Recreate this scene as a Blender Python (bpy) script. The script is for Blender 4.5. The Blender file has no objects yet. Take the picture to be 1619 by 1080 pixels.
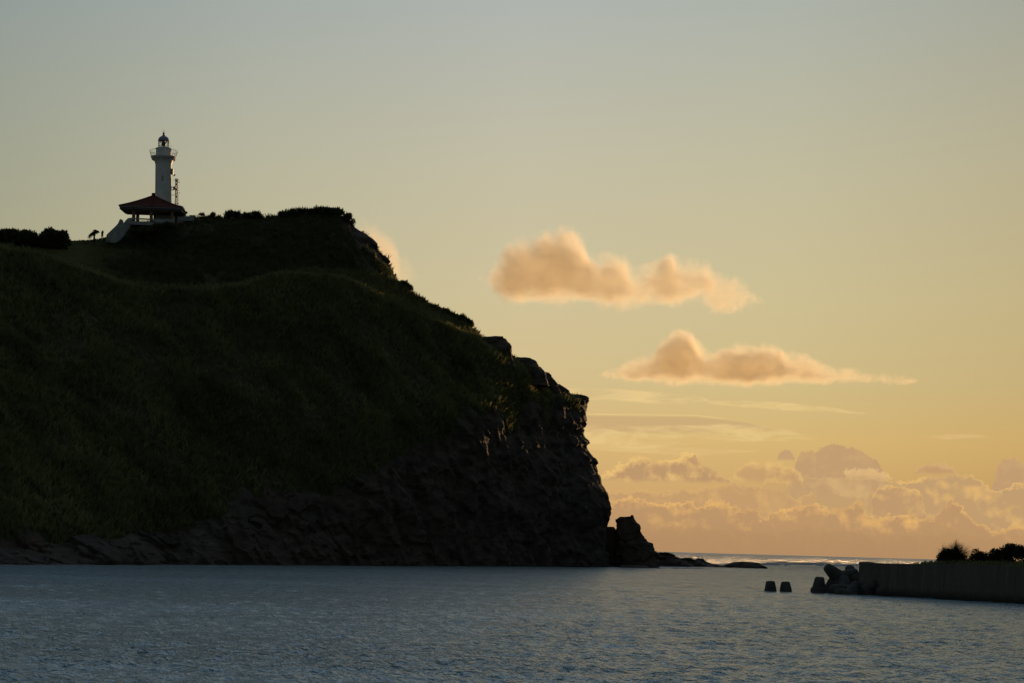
import bpy, bmesh, math, random
import numpy as np
from mathutils import Matrix, Vector

# ------------------------------------------------------------------ camera, sky, sun, exposure
C = bpy.context.scene
COL = C.collection
CAM_H, LENS, ROLL = 5.0, 70.0, 1.6
cd = bpy.data.cameras.new('camera'); cam = bpy.data.objects.new('camera', cd); COL.objects.link(cam); C.camera = cam
cd.lens = LENS; cd.sensor_width = 36; cd.shift_y = 0.2011; cd.clip_start = 0.5; cd.clip_end = 120000
cam.matrix_world = Matrix.Translation((0, 0, CAM_H)) @ Matrix.Rotation(math.radians(90), 4, 'X') @ Matrix.Rotation(math.radians(ROLL), 4, 'Z')
SUN_EL, SUN_AZ = 3.0, 20.0
C.view_settings.view_transform = 'Standard'; C.view_settings.look = 'None'
C.view_settings.exposure = 0.0; C.view_settings.gamma = 1.0
C.cycles.use_denoising = True
C.cycles.max_bounces = 6
C.cycles.volume_bounces = 5

class NT:
    """small helper to write node trees"""
    def __init__(s, tree): s.t = tree; s.n = tree.nodes; s.l = tree.links
    def new(s, typ, **kw):
        n = s.n.new(typ)
        for k, v in kw.items(): setattr(n, k, v)
        return n
    def put(s, sock, v):
        if isinstance(v, bpy.types.NodeSocket): s.l.new(v, sock)
        elif v is not None: sock.default_value = v
    def math(s, op, a, b=None, c=None, clamp=False):
        n = s.new('ShaderNodeMath', operation=op, use_clamp=clamp)
        s.put(n.inputs[0], a); s.put(n.inputs[1], b); s.put(n.inputs[2], c); return n.outputs[0]
    def mix(s, f, a, b, blend='MIX'):
        n = s.new('ShaderNodeMix', data_type='RGBA', blend_type=blend)
        s.put(n.inputs[0], f); s.put(n.inputs[6], a); s.put(n.inputs[7], b); return n.outputs[2]
    def mixf(s, f, a, b):
        n = s.new('ShaderNodeMix', data_type='FLOAT')
        s.put(n.inputs[0], f); s.put(n.inputs[2], a); s.put(n.inputs[3], b); return n.outputs[0]
    def noise(s, vec, scale, detail=4, rough=.55, dist=0, dim='3D'):
        n = s.new('ShaderNodeTexNoise', noise_dimensions=dim)
        s.put(n.inputs['Vector'], vec); s.put(n.inputs['Scale'], scale); s.put(n.inputs['Detail'], detail)
        s.put(n.inputs['Roughness'], rough); s.put(n.inputs['Distortion'], dist); return n.outputs['Fac']
    def maprange(s, v, a, b, c=0., d=1., smooth=False):
        n = s.new('ShaderNodeMapRange', interpolation_type='SMOOTHSTEP' if smooth else 'LINEAR')
        s.put(n.inputs[0], v); s.put(n.inputs[1], a); s.put(n.inputs[2], b); s.put(n.inputs[3], c); s.put(n.inputs[4], d); return n.outputs[0]
    def ramp(s, v, stops, interp='LINEAR'):
        n = s.new('ShaderNodeValToRGB'); r = n.color_ramp; r.interpolation = interp
        while len(r.elements) > 1: r.elements.remove(r.elements[-1])
        for i, (p, c) in enumerate(stops):
            e = r.elements[0] if i == 0 else r.elements.new(p)
            e.position = p; e.color = tuple(c) + (1.,) if len(c) == 3 else c
        s.put(n.inputs[0], v); return n.outputs[0]
    def comb(s, x, y, z):
        n = s.new('ShaderNodeCombineXYZ'); s.put(n.inputs[0], x); s.put(n.inputs[1], y); s.put(n.inputs[2], z); return n.outputs[0]
    def sep(s, v):
        n = s.new('ShaderNodeSeparateXYZ'); s.put(n.inputs[0], v); return n.outputs

#@SKY@
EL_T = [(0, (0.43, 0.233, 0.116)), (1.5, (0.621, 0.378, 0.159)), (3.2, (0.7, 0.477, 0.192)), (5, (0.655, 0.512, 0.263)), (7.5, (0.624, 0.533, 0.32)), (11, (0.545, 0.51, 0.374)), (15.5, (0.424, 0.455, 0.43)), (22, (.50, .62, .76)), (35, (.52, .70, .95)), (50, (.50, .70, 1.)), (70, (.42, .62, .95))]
AZ_T = [(-60, (0.383, 0.424, 0.446)), (-30, (0.543, 0.6, 0.632)), (-15, (0.639, 0.706, 0.743)), (-7.5, (0.858, 0.893, 0.903)), (0, (1.0, 1.0, 1.0)), (7.5, (0.978, 0.977, 0.918)), (15, (0.875, 0.839, 0.74)), (30, (1.006, 0.965, 0.851)), (60, (0.7, 0.671, 0.592))]
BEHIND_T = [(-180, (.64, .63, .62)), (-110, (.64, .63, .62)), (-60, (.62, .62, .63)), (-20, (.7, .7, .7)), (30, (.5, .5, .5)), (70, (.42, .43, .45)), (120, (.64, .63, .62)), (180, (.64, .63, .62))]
def build_world():
    w = bpy.data.worlds.new('World'); C.world = w; w.use_nodes = True
    T = NT(w.node_tree)
    bg = T.n['Background']
    sky = T.new('ShaderNodeTexSky', sky_type='NISHITA', sun_disc=False)
    sky.sun_elevation = math.radians(SUN_EL); sky.sun_rotation = math.radians(SUN_AZ)
    sky.air_density = 1.0; sky.dust_density = 1.0; sky.ozone_density = 1.0
    d = T.new('ShaderNodeTexCoord').outputs['Generated']
    x, y, z = T.sep(d)
    el = T.math('MULTIPLY', T.math('ARCSINE', z), 180 / math.pi)
    az = T.math('MULTIPLY', T.math('ARCTAN2', x, y), 180 / math.pi)
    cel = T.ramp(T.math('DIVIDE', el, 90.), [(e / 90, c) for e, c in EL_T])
    caz = T.ramp(T.maprange(az, -90, 90), [((e + 90) / 180, tuple(c / 2 for c in k)) for e, k in AZ_T])
    west = T.mix(1., cel, caz, 'MULTIPLY')                       # colours of the sunset side
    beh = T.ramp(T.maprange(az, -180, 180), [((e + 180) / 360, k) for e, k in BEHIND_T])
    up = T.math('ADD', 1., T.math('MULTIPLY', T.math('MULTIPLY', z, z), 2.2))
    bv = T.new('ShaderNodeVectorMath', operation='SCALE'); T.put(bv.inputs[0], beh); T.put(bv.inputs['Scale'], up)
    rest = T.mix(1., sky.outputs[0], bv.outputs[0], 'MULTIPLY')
    sc = T.new('ShaderNodeVectorMath', operation='SCALE'); T.put(sc.inputs[0], rest); sc.inputs['Scale'].default_value = .05
    mk = T.math('MULTIPLY', T.math('MULTIPLY', T.maprange(T.math('ABSOLUTE', az), 18., 60., 1., 0., True), T.maprange(el, 35., 75., 1., 0., True)), T.math('GREATER_THAN', y, 0.))
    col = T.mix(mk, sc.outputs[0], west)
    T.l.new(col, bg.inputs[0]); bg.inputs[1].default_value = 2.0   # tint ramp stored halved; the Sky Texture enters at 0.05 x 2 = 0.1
    bg2 = T.new('ShaderNodeBackground'); bg2.inputs[1].default_value = 2.0; T.l.new(clouds(T, col, x, y, z), bg2.inputs[0])
    # the cloud bank is only worked out for the low part of the western sky; everywhere else it equals the clear sky
    low = T.math('MULTIPLY', T.math('MULTIPLY', T.math('GREATER_THAN', y, .9), T.math('GREATER_THAN', z, -.003)), T.math('LESS_THAN', z, .09))
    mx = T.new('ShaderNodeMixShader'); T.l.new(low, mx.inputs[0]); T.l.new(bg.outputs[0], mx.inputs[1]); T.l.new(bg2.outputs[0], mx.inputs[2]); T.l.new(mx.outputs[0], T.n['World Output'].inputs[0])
    w.cycles.sampling_method = 'MANUAL'; w.cycles.sample_map_resolution = 512
def clouds(T, col, x, y, z):
    """the far bank of cumulus and the thin streaks, as part of the sky (laid out by compass bearing and height above the horizon)"""
    lin = lambda c: tuple((k / 255 / 12.92 if k / 255 <= .04045 else ((k / 255 + .055) / 1.055) ** 2.4) for k in c) + (1.,)
    U0, U1, V1 = -150., 950., 300.
    cr, sr = math.cos(math.radians(ROLL)), math.sin(math.radians(ROLL)); F = 1619 * LENS / 36
    def uv(px, py): du, dv = px - 809.5, 865.6 - py; return du * cr - dv * sr, du * sr + dv * cr
    yy = T.math('MAXIMUM', y, .05)
    u = T.math('MULTIPLY', T.math('DIVIDE', x, yy), F); v = T.math('MULTIPLY', T.math('DIVIDE', z, yy), F)
    P2 = T.comb(u, v, 0.)
    nz = lambda sc, det=5, r=.6, off=0., dist=0., sx=1.: T.noise(T.comb(T.math('MULTIPLY', T.math('ADD', u, off), sx), v, off * .01), sc, det, r, dist, '3D')
    def curve(uu, pts):
        n = T.new('ShaderNodeFloatCurve'); c = n.mapping.curves[0]; q = sorted(uv(*p) for p in pts)
        q = [(q[0][0] - 1, q[0][1])] + q if q[0][0] > U0 else q
        P_ = [((a - U0) / (U1 - U0), b / V1) for a, b in q]
        if P_[0][0] > 0: P_ = [(0., P_[0][1])] + P_
        if P_[-1][0] < 1: P_ = P_ + [(1., P_[-1][1])]
        while len(c.points) < len(P_): c.points.new(.5, .5)
        for pt, (a, b) in zip(c.points, P_): pt.location = (a, b); pt.handle_type = 'VECTOR'
        n.mapping.use_clip = False; n.mapping.update()
        T.put(n.inputs['Value'], T.maprange(uu, U0, U1)); return T.math('MULTIPLY', n.outputs[0], V1)
    u0 = u; st = {'p': None}
    def chain(f):          # lets the layers be worked out one after another, so the shader stays small
        nonlocal u
        u = T.math('ADD', u0, T.math('MULTIPLY', f, 1e-7))
    def bil(sc, off): n = nz(sc, 6, .62, off); return T.math('SUBTRACT', n, .5)
    def layer(col, top, body, rim, rimw=7., amp=16., soft=2.5, op=1., off=0., bottom=None, bsoft=8., warp=10., rimx=1.):
        wu = T.math('ADD', T.math('ADD', u, T.math('MULTIPLY', bil(.035, off + 50), warp * 3.2)), T.math('MULTIPLY', bil(.12, off + 55), warp * 1.1))
        t = curve(wu, top)
        d = T.math('ADD', T.math('SUBTRACT', t, v), T.math('ADD', T.math('MULTIPLY', bil(.05, off), amp * 1.4), T.math('MULTIPLY', bil(.16, off + 5), amp * 1.1)))
        m = T.maprange(d, 0., soft, 0., 1., True)
        if bottom is not None:
            b = curve(u, bottom); m = T.math('MULTIPLY', m, T.maprange(T.math('ADD', T.math('SUBTRACT', v, b), T.math('MULTIPLY', bil(.03, off + 9), bsoft)), 0., bsoft, 0., 1., True))
        r = T.maprange(d, 0., rimw, 1., 0., True)
        r = T.math('MULTIPLY', r, T.maprange(nz(.02, 3, .5, off + 77), .32, .58, .3, 1.))
        inner = T.maprange(T.math('SUBTRACT', T.noise(T.comb(u, v, off), .022, 4, .5), T.noise(T.comb(T.math('ADD', u, 7.), T.math('ADD', v, 9.), off), .022, 4, .5)), .0, .16)
        bc = T.mix(T.math('MULTIPLY', inner, .6 * rimx), lin(body), lin(rim))
        c = T.mix(T.math('MULTIPLY', r, rimx), bc, lin(rim))
        ff = T.math('MULTIPLY', m, op); out = T.mix(ff, col, c); chain(T.sep(out)[0]); return out
    sc = T.new('ShaderNodeVectorMath', operation='SCALE'); T.put(sc.inputs[0], col); sc.inputs['Scale'].default_value = 2.; col = sc.outputs[0]; base = col
    GOLD, PALE, BODY, LOW = (240, 192, 115), (240, 206, 138), (194, 158, 113), (184, 146, 104)
    # warm glow of thin veil above the bank
    # streaks
    def streak(col, top, bot, c, op, off, thin=1.):
        top = [(top[0][0] - 12, top[0][1] + 14)] + top + [(top[-1][0] + 12, top[-1][1] + 14)]; bot = [(bot[0][0] - 12, bot[0][1] - 14)] + bot + [(bot[-1][0] + 12, bot[-1][1] - 14)]
        t = curve(u, top); b = curve(u, bot); wob = T.math('MULTIPLY', T.math('SUBTRACT', nz(.03, 4, .6, off, 0, .35), .5), 12 * thin)
        vv = T.math('ADD', v, wob)
        m = T.math('MULTIPLY', T.maprange(T.math('SUBTRACT', t, vv), 0., 4 * thin, 0, 1, True), T.maprange(T.math('SUBTRACT', vv, b), 0., 4 * thin, 0, 1, True))
        m = T.math('MULTIPLY', m, T.maprange(T.noise(T.comb(T.math('MULTIPLY', u, .22), v, off), .06, 5, .65, .6), .38, .62))
        out = T.mix(T.math('MULTIPLY', m, op), col, lin(c)); chain(T.sep(out)[0]); return out
    col = streak(col, [(880, 612), (940, 614), (1040, 618), (1110, 624), (1125, 634)], [(880, 632), (940, 634), (1040, 640), (1100, 638), (1125, 636)], (236, 204, 142), .8, 3.)
    col = streak(col, [(1120, 632), (1180, 632), (1260, 638), (1320, 643), (1372, 652), (1375, 656)], [(1120, 640), (1180, 646), (1260, 652), (1320, 652), (1370, 656), (1375, 657)], (234, 202, 138), .75, 9., .7)
    t = curve(u, [(860, 655), (930, 655), (1100, 657), (1180, 666), (1240, 682), (1250, 684)]); b = curve(u, [(860, 690), (930, 690), (1080, 688), (1180, 682), (1240, 684), (1250, 685)])
    m = T.math('MULTIPLY', T.maprange(T.math('SUBTRACT', t, v), 0., 5., 0, 1, True), T.maprange(T.math('SUBTRACT', v, b), 0., 8., 0, 1, True))
    col = T.mix(T.math('MULTIPLY', m, .75), col, lin((201, 168, 120)))
    m = T.math('MULTIPLY', T.maprange(T.math('ABSOLUTE', T.math('SUBTRACT', t, v)), 0., 2.2, 1., 0., True), T.math('MULTIPLY', T.maprange(u, 330., 430., 1., 0.), T.maprange(nz(.02, 3, .5, 8., 0, .3), .42, .6)))
    col = T.mix(T.math('MULTIPLY', m, .6), col, lin((236, 205, 140)))
    col = streak(col, [(900, 668), (1000, 672), (1150, 668), (1245, 676), (1290, 692)], [(900, 702), (1000, 712), (1150, 700), (1245, 698), (1290, 696)], (234, 202, 138), .7, 22., 1.2)
    col = streak(col, [(900, 700), (1100, 706), (1200, 712)], [(900, 712), (1100, 722), (1200, 716)], (230, 196, 132), .5, 42., 1.)
    col = streak(col, [(1440, 690), (1500, 684), (1560, 688), (1600, 694)], [(1440, 692), (1500, 697), (1560, 696), (1600, 695)], (226, 188, 130), .5, 62., 1.)
    # back rank: hazy towers
    N = -30   # far below: nothing there
    col = layer(col, [(1195, 900), (1238, 900), (1252, 752), (1259, 728), (1264, 715), (1278, 711), (1290, 716), (1297, 708), (1306, 703), (1330, 702), (1350, 706), (1362, 711), (1372, 719), (1386, 727), (1394, 738), (1399, 760), (1404, 900), (1500, 900), (1562, 790), (1572, 756), (1578, 736), (1588, 725), (1606, 723), (1625, 734), (1680, 728), (1760, 760)],
                (192, 155, 114), (222, 182, 118), 4., 14, 2.5, .9, 0., [(1195, 790), (1620, 790)], 10, 3., .55)
    col = layer(col, [(1218, 900), (1227, 722), (1234, 711), (1243, 708), (1251, 713), (1257, 724), (1262, 900)], (193, 157, 116), (222, 182, 118), 4., 9, 2.5, .85, 5., [(1218, 730), (1262, 730)], 6, 3., .55)
    col = layer(col, [(1390, 900), (1405, 764), (1450, 755), (1503, 750), (1538, 750), (1553, 762), (1572, 774), (1592, 770), (1625, 760), (1680, 745), (1760, 765)], (192, 156, 112), GOLD, 9, 16, 3., .9, 20.)
    col = layer(col, [(1180, 900), (1245, 764), (1258, 752), (1330, 754), (1400, 755), (1428, 766), (1460, 790), (1478, 900)], (193, 157, 112), (226, 186, 126), 7, 16, 4., .8, 60.)
    # soft golden middle clouds with flat bases
    col = layer(col, [(935, 900), (950, 752), (975, 735), (1000, 724), (1012, 720), (1040, 727), (1063, 721), (1078, 722), (1087, 711), (1098, 714), (1110, 732), (1132, 742), (1152, 753), (1165, 764), (1172, 900)], (188, 150, 108), (240, 197, 122), 16, 18, 5., .92, 90., [(935, 763), (1175, 768)], 10, 8., 1.1)
    col = layer(col, [(1150, 900), (1160, 745), (1175, 732), (1190, 727), (1222, 728), (1244, 733), (1262, 742), (1272, 762), (1280, 900)], (196, 156, 110), (240, 197, 122), 18, 18, 8., .8, 120., [(1150, 764), (1280, 775)], 14, 8., 1.1)
    col = layer(col, [(1325, 900), (1335, 745), (1352, 738), (1375, 736), (1398, 744), (1412, 752), (1420, 900)], (222, 182, 124), (242, 206, 140), 14, 20, 6., .7, 150., [(1320, 758), (1420, 762)], 10, 8.)
    col = layer(col, [(1432, 900), (1445, 742), (1465, 730), (1492, 729), (1506, 738), (1515, 750), (1522, 900)], (190, 150, 110), (226, 184, 128), 12, 12, 7., .8, 180., [(1430, 752), (1525, 753)], 9, 5.)
    # left shoulder and front billows
    col = layer(col, [(900, 775), (967, 778), (1005, 768), (1050, 776), (1120, 768), (1190, 762), (1230, 770), (1262, 786), (1300, 900)], (194, 154, 109), (226, 180, 114), 10, 20, 6., .8, 240.)
    col = layer(col, [(1190, 900), (1204, 770), (1216, 758), (1236, 757), (1246, 768), (1250, 900), (1264, 785), (1270, 779), (1289, 779), (1293, 792), (1300, 900)], (200, 160, 110), GOLD, 6, 18, 4., .6, 270.)
    col = layer(col, [(1362, 900), (1380, 778), (1390, 770), (1402, 768), (1452, 770), (1456, 786), (1461, 800), (1466, 815), (1475, 900)], (190, 152, 109), GOLD, 8, 15, 3., .8, 300., None, 8, 8.)
    col = layer(col, [(880, 800), (967, 792), (1008, 784), (1040, 797), (1090, 792), (1105, 800), (1121, 789), (1142, 790), (1160, 797), (1186, 803), (1212, 816), (1225, 806), (1240, 806), (1262, 800), (1290, 794), (1308, 804), (1335, 800), (1358, 790), (1368, 806), (1376, 816), (1402, 812), (1440, 816), (1475, 818), (1492, 800), (1508, 786), (1518, 800), (1536, 820), (1560, 832), (1580, 838), (1603, 828), (1640, 832), (1760, 822)],
                (188, 148, 105), (238, 186, 110), 11, 24, 4., .95, 330., None, 8, 12.)
    col = layer(col, [(880, 835), (1100, 826), (1190, 836), (1290, 824), (1340, 834), (1400, 838), (1500, 832), (1560, 846), (1700, 842)], (184, 145, 102), (196, 154, 106), 14, 22, 10., .85, 360.)
    # the bank dissolves in the haze over the horizon
    hz = T.maprange(v, 0., 62., 1., 0., True)
    col = T.mix(T.math('MULTIPLY', hz, .8), col, lin((177, 138, 98)))
    inv = T.new('ShaderNodeVectorMath', operation='SCALE')
    front = T.math('MULTIPLY', T.maprange(y, .8, .9), T.maprange(z, -.01, 0.))
    col = T.mix(front, base, col)
    T.put(inv.inputs[0], col); inv.inputs['Scale'].default_value = .5
    return inv.outputs[0]
build_world()

sd = bpy.data.lights.new('sun', 'SUN'); sun = bpy.data.objects.new('sun', sd); COL.objects.link(sun)
sd.energy = 4.0; sd.angle = math.radians(0.6); sd.color = (1.0, 0.60, 0.28)
_az, _el = math.radians(SUN_AZ), math.radians(SUN_EL)
SUN_DIR = Vector((math.sin(_az) * math.cos(_el), math.cos(_az) * math.cos(_el), math.sin(_el)))
sun.rotation_euler = SUN_DIR.to_track_quat('Z', 'Y').to_euler()

# ------------------------------------------------------------------ survey helpers: bearings read off the photo + a real distance -> world points
FPX = 1619 * LENS / 36; PX0, PY0 = 809.5, 865.6
_c, _s = math.cos(math.radians(ROLL)), math.sin(math.radians(ROLL))
def P(px, py, Y):
    du = np.asarray(px, float) - PX0; dv = PY0 - np.asarray(py, float)
    u = du * _c - dv * _s; v = du * _s + dv * _c
    Y = np.asarray(Y, float) + 0 * u
    return np.stack([u * Y / FPX, Y, CAM_H + v * Y / FPX], -1)
def seaY(px, py):
    du = np.asarray(px, float) - PX0; dv = PY0 - np.asarray(py, float)
    v = du * _s + dv * _c
    return -CAM_H * FPX / v
def V(px, py, Y): return Vector(P(px, py, Y))
def M_PER_PX(Y): return Y / FPX

# ------------------------------------------------------------------ numpy noise
_rng = np.random.RandomState(7)
_perm = _rng.permutation(256); _perm = np.concatenate([_perm, _perm, _perm])
_grad = _rng.normal(size=(256, 3)); _grad /= np.linalg.norm(_grad, axis=1)[:, None]
def perlin(p):
    i = np.floor(p).astype(int); f = p - i; i &= 255
    w = f * f * f * (f * (f * 6 - 15) + 10)
    out = 0
    for dx in (0, 1):
        for dy in (0, 1):
            for dz in (0, 1):
                h = _perm[_perm[_perm[(i[..., 0] + dx) & 255] + ((i[..., 1] + dy) & 255)] + ((i[..., 2] + dz) & 255)]
                g = _grad[h]
                d = (g * (f - np.array([dx, dy, dz]))).sum(-1)
                ww = (w[..., 0] if dx else 1 - w[..., 0]) * (w[..., 1] if dy else 1 - w[..., 1]) * (w[..., 2] if dz else 1 - w[..., 2])
                out = out + d * ww
    return out * 1.6
def fbm(p, scale, octs=4, gain=.5, ridged=False):
    q = p / scale; a = 1.; s = 0.; t = 0.
    for k in range(octs):
        n = perlin(q + k * 17.3)
        if ridged: n = 1 - 2 * np.abs(n)
        s = s + a * n; t += a; a *= gain; q = q * 2.03
    return s / t

def blocks(p, scale, an=(1, 1, 1)):
    """fractured rock: a random step per Voronoi cell plus a tilt inside the cell, about -1..1"""
    q = p / (scale * np.array(an)); i = np.floor(q).astype(int); best = np.full(q.shape[:-1], 9.); val = np.zeros(q.shape[:-1])
    for dx in (-1, 0, 1):
        for dy in (-1, 0, 1):
            for dz in (-1, 0, 1):
                c = i + np.array([dx, dy, dz]); h = _perm[_perm[_perm[c[..., 0] & 255] + (c[..., 1] & 255)] + (c[..., 2] & 255)]
                j = _jit[h]; d = q - (c + j); dd = (d * d).sum(-1); m = dd < best
                best = np.where(m, dd, best); val = np.where(m, (j[..., 0] - .5) * 1.6 + (d * (_grad[h] * .9)).sum(-1), val)
    return val
_jit = _rng.rand(256, 3)
# ------------------------------------------------------------------ object helpers
def tag(o, label=None, cat=None, group=None, kind=None):
    if label: o['label'] = label
    if cat: o['category'] = cat
    if group: o['group'] = group
    if kind: o['kind'] = kind
    return o
def link(o, parent=None):
    COL.objects.link(o)
    if parent is not None: o.parent = parent
    return o
def empty(name, loc, label, cat, group=None, rot=(0, 0, 0)):
    o = bpy.data.objects.new(name, None); link(o); o.location = loc; o.rotation_euler = rot
    o.empty_display_size = .5
    return tag(o, label, cat, group)
def mesh_np(name, verts, faces, mat, parent=None, smooth=True, attrs=None):
    verts = np.asarray(verts, np.float32).reshape(-1, 3); faces = np.asarray(faces, np.int32)
    k = faces.shape[1]; m = bpy.data.meshes.new(name)
    m.vertices.add(len(verts)); m.vertices.foreach_set('co', verts.ravel())
    m.loops.add(faces.size); m.loops.foreach_set('vertex_index', faces.ravel())
    m.polygons.add(len(faces)); m.polygons.foreach_set('loop_start', np.arange(0, faces.size, k, dtype=np.int32))
    m.polygons.foreach_set('loop_total', np.full(len(faces), k, np.int32))
    if smooth: m.polygons.foreach_set('use_smooth', np.ones(len(faces), bool))
    m.update(calc_edges=True)
    for an, av in (attrs or {}).items():
        a = m.attributes.new(an, 'FLOAT', 'POINT'); a.data.foreach_set('value', np.asarray(av, np.float32).ravel())
    if mat: m.materials.append(mat)
    return link(bpy.data.objects.new(name, m), parent)
def grid_faces(nr, nc, wrap=False):
    r = np.arange(nr - 1)[:, None]; c = np.arange(nc if wrap else nc - 1)[None, :]
    c2 = (c + 1) % nc
    return np.stack([r * nc + c, r * nc + c2, (r + 1) * nc + c2, (r + 1) * nc + c], -1).reshape(-1, 4)
def finish(name, bm, mat, parent=None, smooth=False):
    m = bpy.data.meshes.new(name); bmesh.ops.recalc_face_normals(bm, faces=bm.faces); bm.to_mesh(m); bm.free()
    if smooth:
        for p in m.polygons: p.use_smooth = True
    m.materials.append(mat)
    return link(bpy.data.objects.new(name, m), parent)
def b_box(bm, c, s, rz=0., bev=0.):
    r = bmesh.ops.create_cube(bm, size=1, matrix=Matrix.Translation(c) @ Matrix.Rotation(rz, 4, 'Z') @ Matrix.Diagonal((*s, 1)))
    if bev:
        es = list({e for v in r['verts'] for e in v.link_edges}); bmesh.ops.bevel(bm, geom=es, offset=bev, segments=2, affect='EDGES')
def b_tube(bm, a, b, r1, r2=None, seg=8):
    a, b = Vector(a), Vector(b); d = b - a; r2 = r1 if r2 is None else r2
    q = d.to_track_quat('Z', 'Y').to_matrix().to_4x4()
    bmesh.ops.create_cone(bm, cap_ends=True, segments=seg, radius1=r1, radius2=r2, depth=d.length, matrix=Matrix.Translation((a + b) / 2) @ q)
def b_lathe(bm, prof, seg=48, c=(0, 0, 0), caps=True):
    rings = []
    for r, z in prof:
        rings.append([bm.verts.new((c[0] + r * math.cos(2 * math.pi * k / seg), c[1] + r * math.sin(2 * math.pi * k / seg), c[2] + z)) for k in range(seg)])
    for a, b in zip(rings, rings[1:]):
        for k in range(seg): bm.faces.new((a[k], a[(k + 1) % seg], b[(k + 1) % seg], b[k]))
    if caps: bm.faces.new(rings[0][::-1]); bm.faces.new(rings[-1])

# ------------------------------------------------------------------ materials
def mat(name, col, rough=.8, spec=.3, var=.25, scale=1.5, metal=0., bump=0., bscale=4., col2=None, trans=0.):
    m = bpy.data.materials.new(name); m.use_nodes = True; T = NT(m.node_tree); b = T.n['Principled BSDF']
    geo = T.new('ShaderNodeTexCoord').outputs['Object']
    f = T.noise(geo, scale, 6, .6)
    f = T.maprange(f, .3, .7)
    c2 = col2 or tuple(max(0, x * (1 - var * 1.6)) for x in col); c1 = tuple(x * (1 + var * .6) for x in col)
    colr = T.mix(f, (*c2, 1), (*c1, 1))
    T.put(b.inputs['Base Color'], colr)
    b.inputs['Roughness'].default_value = rough; b.inputs['Specular IOR Level'].default_value = spec; b.inputs['Metallic'].default_value = metal
    if bump:
        bn = T.new('ShaderNodeBump'); bn.inputs['Distance'].default_value = bump
        T.put(bn.inputs['Height'], T.noise(geo, bscale, 6, .65)); T.l.new(bn.outputs[0], b.inputs['Normal'])
    if trans:
        tr = T.new('ShaderNodeBsdfTranslucent'); T.put(tr.inputs[0], colr)
        mx = T.new('ShaderNodeMixShader'); mx.inputs[0].default_value = trans
        T.l.new(b.outputs[0], mx.inputs[1]); T.l.new(tr.outputs[0], mx.inputs[2]); T.l.new(mx.outputs[0], T.n['Material Output'].inputs[0])
    return m
M_WHITE = mat('white_paint', (.60, .62, .64), .6, .3, .12, .5, bump=.01, bscale=3)
M_CONC = mat('concrete', (.33, .32, .30), .9, .2, .25, .35, bump=.04, bscale=2)
M_PARA = mat('pale_concrete', (.30, .32, .33), .85, .2, .2, .8)
M_TILE = None
M_DARK = mat('dark_metal', (.05, .05, .055), .6, .4, .2, 2)
M_GREY = mat('galvanised_metal', (.16, .165, .17), .5, .5, .2, 2, metal=.3)
M_DOME = mat('dome_paint', (.22, .26, .33), .5, .4, .12, 1)
M_POST = mat('brown_post', (.22, .14, .09), .8, .2, .2, 2)
M_SEAWALL = mat('weathered_seawall_concrete', (.115, .11, .10), .95, .15, .35, .5, bump=.06, bscale=1.5)
def seawall_material():
    m = bpy.data.materials.new('weathered_seawall'); m.use_nodes = True; T = NT(m.node_tree); b = T.n['Principled BSDF']
    co = T.new('ShaderNodeTexCoord').outputs['Object']; x, y, z = T.sep(co)
    st = T.noise(T.comb(T.math('MULTIPLY', x, 1.6), y, T.math('MULTIPLY', z, .12)), 1., 5, .65)
    bl = T.noise(co, .7, 6, .65); tide = T.maprange(T.math('ADD', z, T.math('MULTIPLY', bl, .9)), .7, 1.7)
    c = T.mix(T.maprange(st, .3, .7), (.085, .075, .062, 1), (.15, .138, .12, 1)); c = T.mix(T.maprange(bl, .5, .7), c, (.10, .095, .08, 1))
    T.put(b.inputs['Base Color'], T.mix(tide, (.035, .034, .028, 1), c)); b.inputs['Roughness'].default_value = .9; b.inputs['Specular IOR Level'].default_value = .2
    bn = T.new('ShaderNodeBump'); bn.inputs['Distance'].default_value = .08; T.put(bn.inputs['Height'], T.noise(co, 2., 6, .7)); T.l.new(bn.outputs[0], b.inputs['Normal'])
    return m
M_SEAWALL = seawall_material()
M_TETRA = mat('tetrapod_concrete', (.09, .085, .08), .95, .15, .3, .8, bump=.05, bscale=2)
M_ROCK = mat('dark_rock', (.105, .080, .064), .9, .2, .35, .25, bump=.35, bscale=.9)
M_LEAF = mat('screw_pine_leaf', (.085, .095, .038), .75, .2, .35, .6, trans=.3)
M_GRASS = mat('slope_grass', (.18, .175, .070), .85, .15, .35, .08, trans=.45)
M_BUSH = mat('bush_leaf', (.040, .048, .018), .8, .2, .35, 1.2, trans=.25)
M_BARK = mat('bark', (.07, .05, .035), .9, .1, .2, 3)
M_SKIN = mat('skin', (.28, .16, .11), .6, .3, .05, 3)
M_CLOTH = mat('dark_clothes', (.03, .03, .035), .9, .1, .1, 3)
M_HAIR = mat('hair', (.012, .010, .009), .6, .3, .1, 8)

def tile_material():
    m = bpy.data.materials.new('red_roof_tiles'); m.use_nodes = True; T = NT(m.node_tree); b = T.n['Principled BSDF']
    co = T.new('ShaderNodeTexCoord').outputs['Object']
    w = T.new('ShaderNodeTexWave', wave_type='BANDS', bands_direction='X'); w.inputs['Scale'].default_value = 1.1
    T.l.new(co, w.inputs[0])
    f = T.noise(co, 3, 5, .6)
    T.put(b.inputs['Base Color'], T.mix(T.maprange(f, .3, .7), (.10, .030, .022, 1), (.15, .046, .034, 1)))
    b.inputs['Roughness'].default_value = .8; b.inputs['Specular IOR Level'].default_value = .2
    bn = T.new('ShaderNodeBump'); bn.inputs['Distance'].default_value = .06; T.put(bn.inputs['Height'], w.outputs['Fac']); T.l.new(bn.outputs[0], b.inputs['Normal'])
    return m
M_TILE = tile_material()

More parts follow.
